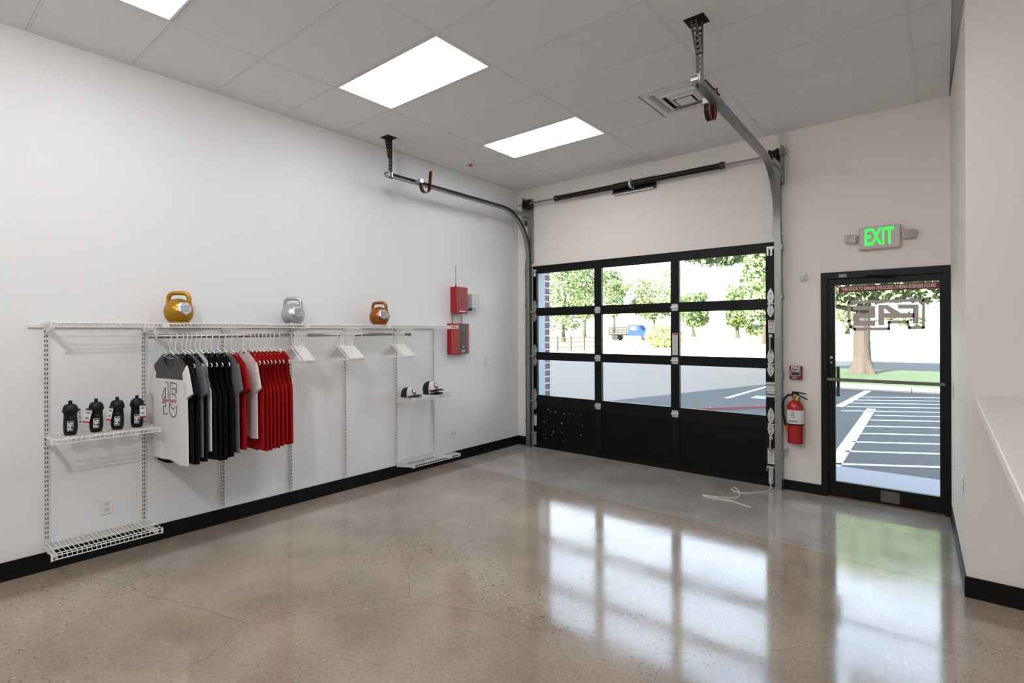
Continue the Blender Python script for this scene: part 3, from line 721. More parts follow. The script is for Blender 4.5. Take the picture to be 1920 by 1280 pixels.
def wire_shelf(label, y0, y1, z, brackets, depth=.305, joints=()):
    O = (0.016, y0, z)
    t = thing('wire_shelf', label, 'shelf', O, 'white wire shelves')
    L = y1-y0
    f = MB()
    for x in (.004, depth*.5, depth-.045, depth): f.tube([(x, 0, -.004), (x, L, -.004)], .0035, 6)
    f.tube([(depth, 0, -.030), (depth, L, -.030)], .0035, 6)
    f.build('long_wires', M_WHITE, t, smooth=True)
    f = MB(); n = int(L/.0254)
    for k in range(n+1):
        y = L*k/n; f.tube([(0, y, 0), (depth, y, 0), (depth+.003, y, -.008), (depth+.003, y, -.030)], .0022, 5)
    tag(f.build('cross_wires', M_WHITE, t, smooth=True), kind='stuff')
    for y in brackets:
        f = MB(); f.prism([(.0012, -.005), (depth-.005, -.012), (depth+.006, -.03), (depth-.02, -.036), (.05, -.065), (.0012, -.075)], lambda u, v, w, y=y: (u, y-y0-.0015+w, v), .004)
        f.build('bracket', M_WHITE, t)
    for y in joints:
        MB().box((depth-.006, y-y0-.02, -.034), (depth+.008, y-y0+.02, .003)).build('joint_clip', M_WHITE, t)
    for y in (0, L): MB().bbox((depth-.006, y-.006, -.036), (depth+.008, y+.006, .004), .002).build('end_cap', M_WHITE, t)
    return t
wire_shelf('long white wire top shelf carrying the three kettlebells', -5.365, -1.60, 1.697, [p_[0] for p_ in posts], joints=(-4.70, -3.55, -2.62))
wire_shelf('white wire shelf carrying the black drink bottles', -5.365, -4.742, .935, [posts[0][0], posts[1][0]])
wire_shelf('empty low white wire shelf below the drink bottles', -5.365, -4.73, .192, [posts[0][0], posts[1][0]])
wire_shelf('white wire shelf carrying the trucker caps', -2.30, -1.585, .905, [posts[5][0], posts[6][0]])
wire_shelf('empty low white wire shelf below the trucker caps', -2.30, -1.57, .187, [posts[5][0], posts[6][0]])
# hanging rod
RX, RZ = .285, 1.600
t = thing('clothes_rod', 'chrome clothes rod under the top shelf', 'rod', (RX, -4.80, RZ))
MB().tube([(0, 0, 0), (0, 2.49, 0)], .0155, 16).build('bar', M_CHROME, t, smooth=True)
for y in (0, 2.48): MB().lathe([(.0185, y-.004), (.0185, y+.014)], 16, axis='y').build('end_cap', M_CHROME, t, smooth=True)
for p_ in posts[1:6]:
    y = p_[0]+4.80
    if y < .02: y = .05
    f = MB(); f.box((-.003, y-.009, .012), (.003, y+.009, .057)); f.tube([(.0, y, .018), (.019, y, .004), (.014, y, -.016), (-.010, y, -.018)], .004, 6); f.build('rod_hook', M_WHITE, t)

# ------------------------------------------------------------------ hangers and garments
def hanger_mesh():
    f = MB(); r = .0040; up = .017; hr = .0225
    hook = [(-hr+.001, 0, -.020), (-hr, 0, -.006)] + [(hr*math.cos(a), 0, hr*math.sin(a)) for a in [PI-PI*i/10 for i in range(11)]] + [(hr-.001, 0, -.015), (.010, 0, -.038), (0, 0, -.055), (0, 0, -.125+up)]
    f.tube(hook, .0032, 6)
    half = [(.03, -.132), (.080, -.166), (.095, -.171), (.108, -.186), (.168, -.222), (.184, -.233), (.184, -.242), (.172, -.248)]
    tri = [(0, 0, -.125+up)] + [(x, 0, z+up) for x, z in half] + [(0, 0, -.248+up)] + [(-x, 0, z+up) for x, z in half[::-1]]
    f.tube(tri, r, 6, closed=True)
    return f
HANG = None
def hanger(y, rot, label, group):
    global HANG
    if HANG is None:
        o = hanger_mesh().build('clothes_hanger', M_HANGER, smooth=True, ang=60); HANG = o
    else:
        o = bpy.data.objects.new('clothes_hanger', HANG.data); COL.objects.link(o)
    o.location = (RX, y, RZ+.0155+.0004-(.0225-.0032)); o.rotation_euler = (0, 0, rot)
    return tag(o, label, 'hanger', group)
def sstep(a, b, x):
    t_ = min(1, max(0, (x-a)/(b-a))); return t_*t_*(3-2*t_)
def garment(name, label, cat, y, rot, m, kind='tee', L=.80, seed=0, group=None, yoke=None, fold=.006, wid=.232, collar=None, flare=.012):
    rnd = random.Random(seed)
    ph = [.8+rnd.uniform(-.15, .15), 2.1+rnd.uniform(-.2, .2), 4+rnd.uniform(-.3, .3), rnd.uniform(0, 6.28)]; ks = [2.8+rnd.uniform(-.05, .05), 6.0+rnd.uniform(-.1, .1), 10.5+rnd.uniform(-.2, .2)]
    tip = .205 if kind == 'tee' else .178
    def wv(v):
        if kind == 'tee': return tip + (wid-tip)*sstep(.0, .25, v) + flare*v
        return tip - .008*math.sin(PI*min(1, v/.22)) + (wid-tip)*sstep(.16, .36, v) + flare*v
    def ztop(x, front):
        ax = abs(x); nk = .082
        if ax < nk:
            q = math.sqrt(max(0, 1-(ax/nk)**2)); return -.140 - (.095 if front else .018)*q
        return -.140 - (ax-nk)*(.075/(.205-nk))
    def fold_(u, v): return fold*(1.6*v)*(math.sin(u*ks[0]+ph[0])+.6*math.sin(u*ks[1]+ph[1]+v*1.3)+.3*math.sin(u*ks[2]+ph[2]))
    def pt(u, v, front):
        x0 = u*tip; z = ztop(x0, front); zb = -L-.14 - .014*math.sin(u*2+ph[3]) - .006*math.sin(u*7+ph[2]); zz = z+(zb-z)*v
        x = u*wv(v); th = .0102*max(math.sqrt(max(0, 1-abs(u)**8*.99)), .66*(1-sstep(.22, .34, v)))
        return Vector((x, (-th if front else th)+fold_(u, v), zz))
    NU, NV = 26, 24
    us = [-math.cos(PI*i/NU) for i in range(NU+1)]
    def vsp(u, front, zs):
        x0 = u*tip; z = ztop(x0, front); zb = -L-.14 - .014*math.sin(u*2+ph[3]) - .006*math.sin(u*7+ph[2]); return (zs-z)/(zb-z)
    def sheet(v0, v1, nv):
        f = MB(); vs = []
        for front in (True, False):
            for j in range(nv+1):
                for u in us:
                    a0 = vsp(u, front, v0) if v0 < 0 else v0; a1 = vsp(u, front, v1) if v1 < 0 else v1
                    vs.append(pt(u, a0+(a1-a0)*j/nv, front))
        fs = []; A = (NU+1)*(nv+1)
        for k, s in ((0, 0), (1, A)):
            for j in range(nv):
                for i in range(NU):
                    a = s+j*(NU+1)+i; q = (a, a+1, a+NU+2, a+NU+1); fs.append(q if k == 0 else q[::-1])
        for j in range(nv):
            if v0+(v1-v0)*(j+1)/nv < .3 or v0 < 0 and j < 6 or v1 < 0: continue   # open armholes
            for i in (0, NU):
                a = j*(NU+1)+i; fs.append((a, a+NU+1, A+a+NU+1, A+a))
        f.add(vs, fs); return f
    split = -.325 if yoke else 0
    body = sheet(split, 1, NV).build(name, m, smooth=True, ang=75)
    body.location = (RX, y, RZ+.006); body.rotation_euler = (0, 0, rot)
    tag(body, label, cat, group)
    if yoke: sheet(0, split, 8).build('yoke', yoke, body, smooth=True, ang=75)
    if kind == 'tee':
        for s in (-1, 1):
            f = MB(); rings = []; n = 14
            for i in range(7):
                q = i/6; c = Vector((s*(.196+.062*q), fold_(s, .2)*(1-q), -.262-.185*q)); wd = .058-.004*q; th = .0105+.001*q
                dr = Vector((s*.86, 0, .5)) if i else Vector((s*.6, 0, .8))
                dr.normalize()
                rings.append([c+dr*(wd*math.cos(2*PI*k/n))+Vector((0, th*math.sin(2*PI*k/n)+.001*math.sin(3*k+q*4), 0)) for k in range(n)])
            vs = [p_ for r_ in rings for p_ in r_]
            fs = [(i*n+k, i*n+(k+1) % n, (i+1)*n+(k+1) % n, (i+1)*n+k) for i in range(6) for k in range(n)]
            f.add(vs, fs).build('sleeve', m, body, smooth=True, ang=75)
    # neckband
    f = MB(); nb = []
    for i in range(25):
        a = PI*i/24; u = -.082/tip*math.cos(a); nb.append(pt(u, 0.004, True)+Vector((0, -.001, 0)))
    for i in range(1, 24):
        a = PI*i/24; u = .082/tip*math.cos(a); nb.append(pt(u, 0.004, False))
    f.tube(nb, .0042, 6, closed=True); f.build('neckband', collar or (yoke or m), body, smooth=True)
    body_pt = pt
    return body, pt, tip, wv, ztop, L
def cloth(name, rgb, noise=.1, ns=90): return mat(name, rgb, .9, noise=noise, nscale=ns, bump=.4, bscale=900, spec=.2)
C_WHITE = cloth('cloth_white', (226, 223, 222), .03); C_GREY = cloth('cloth_heather', (112, 112, 115), .22, 300); C_DGREY = cloth('cloth_charcoal', (84, 84, 87), .2, 300)
C_BLACK = cloth('cloth_black', (17, 17, 20), .2); C_NAVY = cloth('cloth_navy', (20, 21, 34), .2); C_RED = cloth('cloth_red', (176, 18, 24), .08)
HG = 'white hangers carrying shirts'
specs = [  # hook pixel, name, label, kind, material, length, turn
    (320, 'tee_shirt', 'white tee shirt with grey yoke and outlined numerals', 'tee', C_WHITE, .80, 15),
    (329, 'tee_shirt', 'navy black tee shirt right behind the white numbered one', 'tee', C_NAVY, .815, 6),
    (341, 'tank_top', 'black sleeveless top between navy tee and grey tee', 'tank', C_BLACK, .80, 3),
    (349, 'tee_shirt', 'heather grey tee shirt among the black tops beside the navy tee', 'tee', C_GREY, .76, 4),
    (357, 'tank_top', 'black tank top between the grey tee and the plain white top', 'tank', C_BLACK, .79, 2),
    (366, 'tank_top', 'plain white sleeveless top among the black tops', 'tank', C_WHITE, .735, 6),
    (375, 'tank_top', 'black tank top directly behind the plain white top', 'tank', C_BLACK, .81, 2),
    (385, 'tank_top', 'black tank top in the middle of three dark ones', 'tank', C_BLACK, .80, 0),
    (396, 'tank_top', 'black tank top with a small white chest print', 'tank', C_BLACK, .815, 3),
    (409, 'tank_top', 'black tank top just before the heather grey tee', 'tank', C_BLACK, .81, 4),
    (420, 'tee_shirt', 'heather grey tee shirt between the black tops and red tee', 'tee', C_GREY, .785, 5),
    (433, 'tee_shirt', 'red tee shirt between the grey tee and the white tee', 'tee', C_RED, .77, 2),
    (455, 'tee_shirt', 'plain white tee shirt in front of the red tank tops', 'tee', C_WHITE, .68, 6)]
for x in (468, 476, 483, 490, 497, 505, 512, 522):
    specs.append((x, 'tank_top', {468: 'red tank top right behind the plain white tee, first of the red ones', 522: 'red tank top next to the empty hangers, last of the red ones'}.get(x, 'red tank top in the row of red ones'), 'tank', C_RED, .785, 0))
rr = random.Random(5)
for k, (px, nm, lb, kd, m, L, turn) in enumerate(specs):
    yk = on((px, 628), 0, RX).y - (.004 if k == 0 else 0)
    red = 'red ones' in lb
    tr = math.radians(max(0, 9-.65*k) + (rr.uniform(-.2, .2) if red else 0))
    hanger(yk, tr, 'white hanger carrying the ' + ('red tank tops' if red else ' '.join(lb.split()[:9])), HG)
    L2 = L + (rr.uniform(-.012, .012) if red else 0)
    g = garment(nm, lb, 'shirt', yk, tr, m, kd, L2, 20+k, 'red tank tops on the rod' if red else None, yoke=C_DGREY if k == 0 else None,
                fold=.005 if k else .003, collar=C_DGREY if k == 0 else None)
    body, pt = g[0], g[1]
    if k == 0:
        # outlined numerals and wording printed on the chest
        tip = g[2]
        def surf(x, z, pt=pt, wv=g[3], zt=g[4], L=L, tip=tip):
            u = x/.24
            for _ in range(3):
                z0 = zt(u*tip, True); v = (z-z0)/((-L-.14)-z0); u = x/wv(max(0, min(1, v)))
            p_ = pt(u, v, True); return Vector((x, p_.y-.0018, z))
        def stroke(mb, pts, wd=.0032):
            dense = []
            for (a, b), (c, d) in zip(pts[:-1], pts[1:]):
                n = max(1, int(math.hypot(c-a, d-b)/.008))
                dense += [(a+(c-a)*q/n, b+(d-b)*q/n) for q in range(n)]
            dense.append(pts[-1]); vs = []
            for i, (x, z) in enumerate(dense):
                a = dense[max(i-1, 0)]; b = dense[min(i+1, len(dense)-1)]; tx, tz = b[0]-a[0], b[1]-a[1]; l_ = math.hypot(tx, tz) or 1
                for s in (-1, 1): vs.append(surf(x-tz/l_*wd*s, z+tx/l_*wd*s))
            n = len(dense); vs += [v+Vector((0, .0008, 0)) for v in vs]
            fs = []
            for i in range(n-1):
                a = 2*i; fs += [(a, a+1, a+3, a+2), (2*n+a, 2*n+a+2, 2*n+a+3, 2*n+a+1), (a, a+2, 2*n+a+2, 2*n+a), (a+1, 2*n+a+1, 2*n+a+3, a+3)]
            mb.add(vs, fs)
        zc = -.475
        f = MB()
        four_t = [(-.060, zc+.125), (-.012, zc+.125), (-.012, zc+.008)]
        four_i = [(-.098, zc+.012), (-.050, zc+.088), (-.050, zc+.010), (-.080, zc+.010)]
        four_b = [(-.098, zc-.030), (-.050, zc-.030), (-.050, zc-.058), (-.078, zc-.058), (-.078, zc-.118), (-.020, zc-.110)]
        five_t = [(.012, zc+.008), (.022, zc+.125), (.105, zc+.118), (.105, zc+.052), (.090, zc+.048), (.090, zc+.080), (.045, zc+.084), (.040, zc+.035), (.066, zc+.042), (.090, zc+.032), (.100, zc+.010)]
        five_b = [(.024, zc-.034), (.004, zc-.034)] + [(.055+.052*math.cos(a), zc-.062+.068*math.sin(a)) for a in [PI*.93+PI*1.0*i/12 for i in range(13)]] + [(.108, zc-.04)]
        five_c = [(.024, zc-.034)] + [(.055+.026*math.cos(a), zc-.04+.03*math.sin(a)) for a in [PI*1.0+PI*.95*i/8 for i in range(9)]]
        for s_ in (four_t, four_i, four_b, five_t, five_b, five_c): stroke(f, s_)
        f.build('numeral_print', M_INK, body)
        # red wording across the numerals, each letter bent onto the cloth
        me = text_mesh('TEAM ATHLETE', .030, .95, .0006, 0.0003); 
        for v in me.vertices:
            q = surf(v.co.x+.004, v.co.y+zc-.012); v.co = (q.x, q.y-.0003+v.co.z, q.z)
        me.materials.append(M_REDINK); lo = bpy.data.objects.new('wording_print', me); COL.objects.link(lo); lo.parent = body
        q = surf(.0, -.205)
        MB().box((-.012, .0062, -.20), (.014, .0082, -.173)).build('neck_label', mat('label_navy', (28, 36, 66), .7), body)
    if k == 0:
        tp = [pt(.082/g[2]*math.cos(PI*i/20), .012, False)+Vector((0, -.0036, -.004)) for i in range(1, 20)]
        MB().tube(tp, .0018, 6).build('neck_tape', C_WHITE, body, smooth=True)
    if k == 8:
        f = MB()
        c = pt(.35, .26, True); f.box((c.x-.006, c.y-.003, c.z-.012), (c.x+.006, c.y-.0015, c.z+.03)); f.box((c.x-.018, c.y-.003, c.z-.028), (c.x+.014, c.y-.0015, c.z-.018)); f.build('chest_print', M_PAPER, body)
# empty hangers in three bunches
for px0, px1, n, lb in ((548, 570, 10, 'empty white hanger in the bunch beside the red tank tops'), (634, 662, 14, 'empty white hanger in the middle bunch on the rod'), (736, 756, 11, 'empty white hanger in the bunch above the cap shelf')):
    ya, yb = on((px0, 628), 0, RX).y, on((px1, 628), 0, RX).y
    for k in range(n):
        yy = ya+(yb-ya)*k/(n-1)
        if k == 0: yy -= .018
        hanger(yy, math.radians(rr.uniform(-.3, .3)), lb, 'empty hangers in bunches')

# ------------------------------------------------------------------ kettlebells
def kettlebell(px, label, rgb, metal=.75):
    c = on((px, 607), 0, .165)
    t = thing('kettlebell', label, 'kettlebell', (.165, c.y, 1.6995), 'competition kettlebells on the top shelf')
    m = mat('paint_'+label.split()[0], rgb, .3, metal=metal, noise=.04, nscale=200)
    R = .104; zc = .088
    prof = [(.0, 0), (.068, 0), (.072, .004)] + [(R*math.cos(a), zc+R*math.sin(a)) for a in [math.radians(d) for d in range(-48, 91, 6)]]
    MB().lathe(prof, 40).build('body', m, t, smooth=True, ang=50)
    vdir = math.atan2(CY-c.y, CX-.165)
    # handle seen broadside from the counter
    a = vdir+PI/2-.35; ex = Vector((math.cos(a), math.sin(a), 0))
    hp = [(-.072, .135), (-.074, .165), (-.072, .20), (-.064, .221), (-.045, .232), (0, .235), (.045, .232), (.064, .221), (.072, .20), (.074, .165), (.072, .135)]
    rs = [.021, .017, .0165, .0165, .0165, .0165, .0165, .0165, .0165, .017, .021]
    MB().tube([ex*u+Vector((0, 0, z)) for u, z in hp], rs, 14).build('handle', m, t, smooth=True, ang=60)
    # faceted badge on the side turned to the room
    b = vdir+.42; n = Vector((math.cos(b)*.97, math.sin(b)*.97, .22)).normalized(); s = n.cross(Vector((0, 0, 1))).normalized(); s = -s; u = s.cross(n); u = n.cross(s)
    if u.z < 0: u = -u
    cc = Vector((0, 0, zc))+n*.098
    def bp(x, y, w): return cc+s*x+u*y+n*w
    hexo = [(-.030, .048), (.026, .050), (.050, .008), (.046, -.026), (.004, -.054), (-.044, -.020), (-.046, .016)]
    f = MB(); nn = len(hexo)
    vs = [bp(x, y, -.022) for x, y in hexo]+[bp(x, y, .004) for x, y in hexo]+[bp(x*.82, y*.82, .009) for x, y in hexo]
    f.add(vs, [(i, (i+1) % nn, nn+(i+1) % nn, nn+i) for i in range(nn)]+[(nn+i, nn+(i+1) % nn, 2*nn+(i+1) % nn, 2*nn+i) for i in range(nn)]+[tuple(2*nn+i for i in range(nn))])
    bd = f.build('badge', mat('badge_silver', (205, 206, 210), .28, metal=.55, noise=.1, nscale=60), t)
    f = MB()
    for k, wd in enumerate((.030, .034, .030)):
        y = .017-.017*k; f.add([bp(-wd, y-.004, .0088), bp(wd, y-.004, .0088), bp(wd, y+.004, .0088), bp(-wd, y+.004, .0088), bp(-wd, y-.004, .0108), bp(wd, y-.004, .0108), bp(wd, y+.004, .0108), bp(-wd, y+.004, .0108)],
                               [(4, 5, 6, 7), (0, 1, 5, 4), (1, 2, 6, 5), (2, 3, 7, 6), (3, 0, 4, 7)])
    f.build('badge_relief', mat('badge_grey', (150, 151, 156), .35, metal=.5), bd)
kettlebell(335.5, 'gold kettlebell with a silver badge on the top shelf', (180, 134, 44))
kettlebell(549.5, 'silver kettlebell on the top shelf', (186, 187, 190))
kettlebell(711.5, 'bronze kettlebell with a silver badge on the top shelf', (160, 98, 50))

# ------------------------------------------------------------------ drink bottles
M_BOT = mat('bottle_navy', (6, 7, 16), .3, spec=.35); M_CAP = mat('bottle_cap', (6, 6, 8), .45, spec=.35)
M_TAGW = mat('tag_white', (216, 214, 212), .6)
blab = ['dark drink bottle whose tag hangs edge-on behind it', 'dark drink bottle with its tag tilted away to the side', 'dark drink bottle with a slim tilted tag, next to the tag-fronted one', 'dark drink bottle with a white tag hanging in front']
for k, (px, lb) in enumerate(zip((132, 180.5, 220, 257), blab)):
    c = on((px, 806), 0, .19)
    rz = math.atan2(CY-c.y, CX-.19)+PI/2   # printed side towards the room
    t = thing('drink_bottle', lb, 'bottle', (.19, c.y, .9375), 'drink bottles on the wire shelf', rz)
    MB().lathe([(.0, 0), (.030, 0), (.034, .004), (.039, .03), (.0405, .07), (.039, .105), (.037, .125), (.0375, .145), (.040, .155)], 28, sy=.9).build('body', M_BOT, t, smooth=True, ang=50)
    cp = MB().lathe([(.040, .152), (.0435, .153), (.045, .165), (.040, .19), (.030, .205), (.014, .21), (.011, .212)], 28, sy=.9).build('cap', M_CAP, t, smooth=True, ang=50)
    MB().lathe([(.011, .209), (.0115, .222), (.0095, .232), (.0, .233)], 14).build('spout', M_CAP, cp, smooth=True)
    lg = MB()
    for (x0, z0, x1, z1) in ((-.0165, .032, .0165, .0345), (-.0165, .094, .0165, .0965), (-.0165, .032, -.0145, .0965), (.0145, .050, .0165, .0965)):
        lg.box((x0, -.0385, z0), (x1, -.0362, z1))
    lo = lg.build('logo_print', M_PAPER, t)
    lettering('F45', .036, M_PAPER, lo, (0.0, -.0388, .064), rot=(PI/2, -PI/2, 0), sx=.95, bold=.0015, ext=.0012)
    lettering('45', .02, mat('ink_blue', (52, 54, 110), .5), t, (0.004, -.0372, .118), bold=.0006, ext=.0008)
    # swing tag
    dx, dy, ang, tw = ((.050, .030, -.05, .3), (-.040, -.046, .22, 1), (-.036, -.044, .16, .7), (.034, -.050, -.03, 1))[k]
    tg = MB().box((-.019*tw, -.0008, -.085), (.019*tw, .0008, 0)).build('swing_tag', M_TAGW, t); tg.location = (dx, dy, .158); tg.rotation_euler = (0, -ang*-1, 0)
    MB().box((-.019*tw, -.0014, 0), (.019*tw, .0014, .012)).build('tag_clip', M_INK, tg)
    MB().box((-.019*tw, -.0013, -.085), (.019*tw, .0013, -.074)).build('tag_stripe', M_REDINK, tg)
    f = MB(); f.box((-.011*tw, -.0013, -.022), (.011*tw, -.0007, -.012)); f.box((-.009*tw, -.0013, -.060), (.009*tw, -.0007, -.046)); f.build('tag_print', mat('ink_grey', (120, 122, 128), .6), tg)

# ------------------------------------------------------------------ caps
def trucker_cap(label, loc, rz, tilt=0, size=1.0):
    t = thing('trucker_cap', label, 'cap', loc, 'trucker caps on the wire shelf', rz)
    t.rotation_euler = (0, tilt, rz); t.scale = (size, size, size)
    R, Hc = .088, .105
    def dome(a, e): return Vector((R*math.cos(a)*math.cos(e)**.75*1.08, R*.92*math.sin(a)*math.cos(e)**.75, Hc*math.sin(e)**.9 if e > 0 else 0))
    def patch(a0, a1, na, out=0):
        f = MB(); ne = 8; vs = []
        for i in range(na+1):
            for j in range(ne+1):
                p_ = dome(a0+(a1-a0)*i/na, PI/2*j/ne*.995); vs.append(p_*(1+out))
        for i in range(na+1):
            for j in range(ne+1): vs.append(vs[i*(ne+1)+j]*.975)
        K = (na+1)*(ne+1); fs = []
        for i in range(na):
            for j in range(ne):
                a = i*(ne+1)+j; fs += [(a, a+ne+1, a+ne+2, a+1), (K+a, K+a+1, K+a+ne+2, K+a+ne+1)]
        return f.add(vs, fs)
    patch(-1.15, 1.15, 12).build('front_panel', mat('cap_white', (222, 216, 212), .8), t, smooth=True)
    patch(1.15, 2*PI-1.15, 20).build('mesh_back', mat('cap_mesh', (30, 27, 32), .9, noise=.5, nscale=500), t, smooth=True)
    # brim
    f = MB(); vs = []; n = 14
    for s_ in (0, 1):
        for i in range(n+1):
            a = -1.2+2.4*i/n; bend = -.002
            p0 = Vector((R*1.06*math.cos(a), R*.93*math.sin(a), .004+.016*math.cos(a*1.25)**2)); reach = .088*math.cos(a*.95)
            p1 = p0+Vector((reach, 0, -.0+bend))
            pm = (p0+p1)/2+Vector((0, 0, .006))
            for p_ in (p0, pm, p1): vs.append(p_+Vector((0, 0, .006*s_)))
    K = 3*(n+1); fs = []
    for i in range(n):
        for j in range(2):
            a = 3*i+j; fs += [(a, a+3, a+4, a+1), (K+a, K+a+1, K+a+4, K+a+3)]
        fs += [(3*i+2, 3*i+5, K+3*i+5, K+3*i+2)]
    f.add(vs, fs); f.build('brim', mat('cap_navy', (17, 17, 27), .8), t, smooth=True)
    f = MB(); vs = []
    for (rr_, o_) in ((0, .012), (.55, .012), (1, .012)):
        for k in range(20):
            a = 2*PI*k/20; vs.append(dome(math.cos(a)*rr_*.42, .62+math.sin(a)*rr_*.40)*1.012)
    fs = [(20*i+k, 20*i+(k+1) % 20, 20*(i+1)+(k+1) % 20, 20*(i+1)+k) for i in (0, 1) for k in range(20)]
    f.add(vs, fs); pb = f.build('patch_badge', mat('patch_maroon', (98, 32, 46), .7), t, smooth=True)
    f = MB(); vs = []
    for rr_ in (0, 1):
        for k in range(16):
            a = 2*PI*k/16; vs.append(dome(math.cos(a)*rr_*.24, .66+math.sin(a)*rr_*.22)*1.02)
    f.add(vs, [(k, (k+1) % 16, 16+(k+1) % 16, 16+k) for k in range(16)]); f.build('patch_centre', M_PAPER, pb, smooth=True)
    MB().lathe([(.008, 0), (.006, .004), (0, .005)], 10, (0, 0, Hc-.001)).build('top_button', mat('cap_navy', (17, 17, 27), .8), t)
c1, c2 = on((768, 737), 0, .17), on((808, 735), 0, .17)
trucker_cap('white-fronted trucker cap sitting alone on the wire shelf', (.165, c1.y-.01, .9085), .1)
trucker_cap('trucker cap tucked underneath another cap on the shelf', (.165, c2.y, .9085), .06)
trucker_cap('trucker cap overlapping the top of another one', (.165, c2.y, .9085+.036), .06, 0, 1.07)

# ------------------------------------------------------------------ fire alarm boxes on the left wall
def at(q, x): return on(q, 0, x)
a = at((855, 537), .10); b = at((876, 588), .10)
t = thing('alarm_power_box', 'upper red alarm box with a key in its door', 'alarm box', (0, a.y, b.z))
Ly, Lz = b.y-a.y+.01, a.z-b.z
MB().bbox((0, 0, 0), (.095, Ly, Lz), .002).build('housing', M_RED, t)
MB().bbox((.094, .004, .004), (.103, Ly-.002, Lz-.004), .002).build('box_door', mat('red_door', (150, 30, 38), .4), t)
f = MB(); f.lathe([(.010, .102), (.010, .112)], 12, (0, Ly-.028, Lz*.42), 'x'); f.box((.112, Ly-.032, Lz*.42-.006), (.135, Ly-.029, Lz*.42+.006)); f.build('key', M_CHROME, t)
f = MB(); f.box((.1032, Ly*.25, .022), (.1038, Ly*.80, .034)); f.build('name_strip', M_PAPER, t)
f = MB(); f.tube([(.05, .05, Lz), (.05, .05, Lz+.02)], .008, 8); f.tube([(.05, .05, Lz+.02), (.05, .05, Lz+.045)], .0055, 8); f.tube([(.05, .05, Lz+.045), (.05, .05, Lz+.27)], .003, 6); f.build('antenna', M_INK, t)
zt = b.z
a2 = at((845, 606), .065); b2 = at((879.5, 663), .065)
t = thing('alarm_control_panel', 'lower red alarm panel with a dark display strip', 'alarm box', (0, a2.y, b2.z))
Ly2, Lz2 = b2.y-a2.y, a2.z-b2.z
MB().bbox((0, 0, 0), (.065, Ly2, Lz2), .003).build('housing', M_RED, t)
MB().bbox((.064, .004, .004), (.070, Ly2-.004, Lz2-.004), .002).build('panel_door', M_RED, t)
ds = MB().box((.0695, Ly2*.50, .012), (.0715, Ly2*.86, Lz2-.012)).build('display_strip', mat('display_dark', (42, 46, 54), .3), t)
MB().box((.0714, Ly2*.54, Lz2*.80), (.0722, Ly2*.78, Lz2*.93)).build('screen', mat('screen_grey', (66, 76, 90), .2), ds)
f = MB(); f.box((.0714, Ly2*.52, Lz2*.5), (.0722, Ly2*.82, Lz2*.76)); f.build('keypad', mat('keypad_grey', (64, 66, 72), .5), ds)
MB().lathe([(.014, .0714), (.014, .0745)], 16, (0, Ly2*.66, Lz2*.24), 'x').build('dial', mat('dial_grey', (150, 152, 156), .4), ds)
f = MB()
for q in range(3): f.box((.0714, Ly2*.56, .045-.011*q), (.0722, Ly2*(.80-.04*q), .050-.011*q))
f.build('panel_print', M_PAPER, ds)
MB().lathe([(.006, .069), (.006, .073)], 10, (0, Ly2*.93, Lz2*.5), 'x').build('lock', M_INK, t)
ztop2 = a2.z
tag(MB().tube([(.03, a.y+.015, zt+.04), (.012, a.y+.0, zt+.02), (.02, a.y+.015, zt-.03), (.02, a.y+.018, ztop2)], .009, 8).build('conduit', M_GALV, smooth=True), 'flexible metal conduit between the two red boxes, shelf side', 'conduit')
tag(MB().tube([(.03, b.y-.03, zt), (.03, b.y-.03, ztop2)], .006, 8).build('conduit', M_GALV, smooth=True), 'thin straight conduit between the red boxes, below the key', 'conduit')
g0 = at((880, 551), .07); g1 = at((898, 578), .07)
t = thing('junction_box', 'grey junction box right of the upper red alarm box', 'box', (0, g1.y-.145, g1.z))
MB().bbox((0, 0, 0), (.075, .145, g0.z-g1.z), .002).build('housing', M_GREYBOX, t)
MB().bbox((.074, -.002, -.002), (.082, .147, g0.z-g1.z+.002), .002).build('cover', M_GREYBOX, t)
MB().tube([(.04, .03, 0), (.04, .03, -.02), (.04, -.03, -.025), (.04, -.08, -.02)], .012, 8).build('elbow', M_INK, t, smooth=True)

# ------------------------------------------------------------------ outside
GZ_ = -.10
def terr(y): return GZ_ if y < 30 else GZ_ + 1.3*((y-30)/32)
M_ASPH = mat('asphalt', (45, 43, 43), .9, noise=.22, nscale=60, bump=.5, bscale=120)
M_GRASS = mat('lawn', (48, 66, 27), .95, noise=.35, nscale=5, bump=.8, bscale=60)
M_CONC = mat('sidewalk', (112, 110, 112), .9, noise=.1, nscale=20)
M_PAINT = mat('road_paint', (180, 180, 182), .8, noise=.04, nscale=30)
struct(MB().box((-90, .3, GZ_-.3), (60, 30, GZ_)).build('ground_asphalt', M_ASPH))
f = MB(); ys = [30, 38, 46, 54, 62, 80, 120, 200]
for a_, b_ in zip(ys[:-1], ys[1:]):
    za, zb = terr(a_), terr(b_) if b_ < 63 else 1.2+(b_-62)*.01
    if a_ > 62: za = 1.2+(a_-62)*.01
    f.add([(-200, a_, za), (120, a_, za), (120, b_, zb), (-200, b_, zb), (-200, a_, za-.3), (120, a_, za-.3), (120, b_, zb-.3), (-200, b_, zb-.3)], [(0, 1, 2, 3), (7, 6, 5, 4), (0, 4, 5, 1), (2, 6, 7, 3)])
struct(f.build('ground_field', mat('dry_grass', (168, 172, 120), .95, noise=.25, nscale=.4)))
struct(MB().box((1.3, 12.75, GZ_-.1), (30, 20.6, GZ_+.13)).build('ground_lawn', M_GRASS))
cb = thing('kerb', 'pale concrete kerb along the lawn outside the exit door', 'kerb', (1.1, 12.5, GZ_))
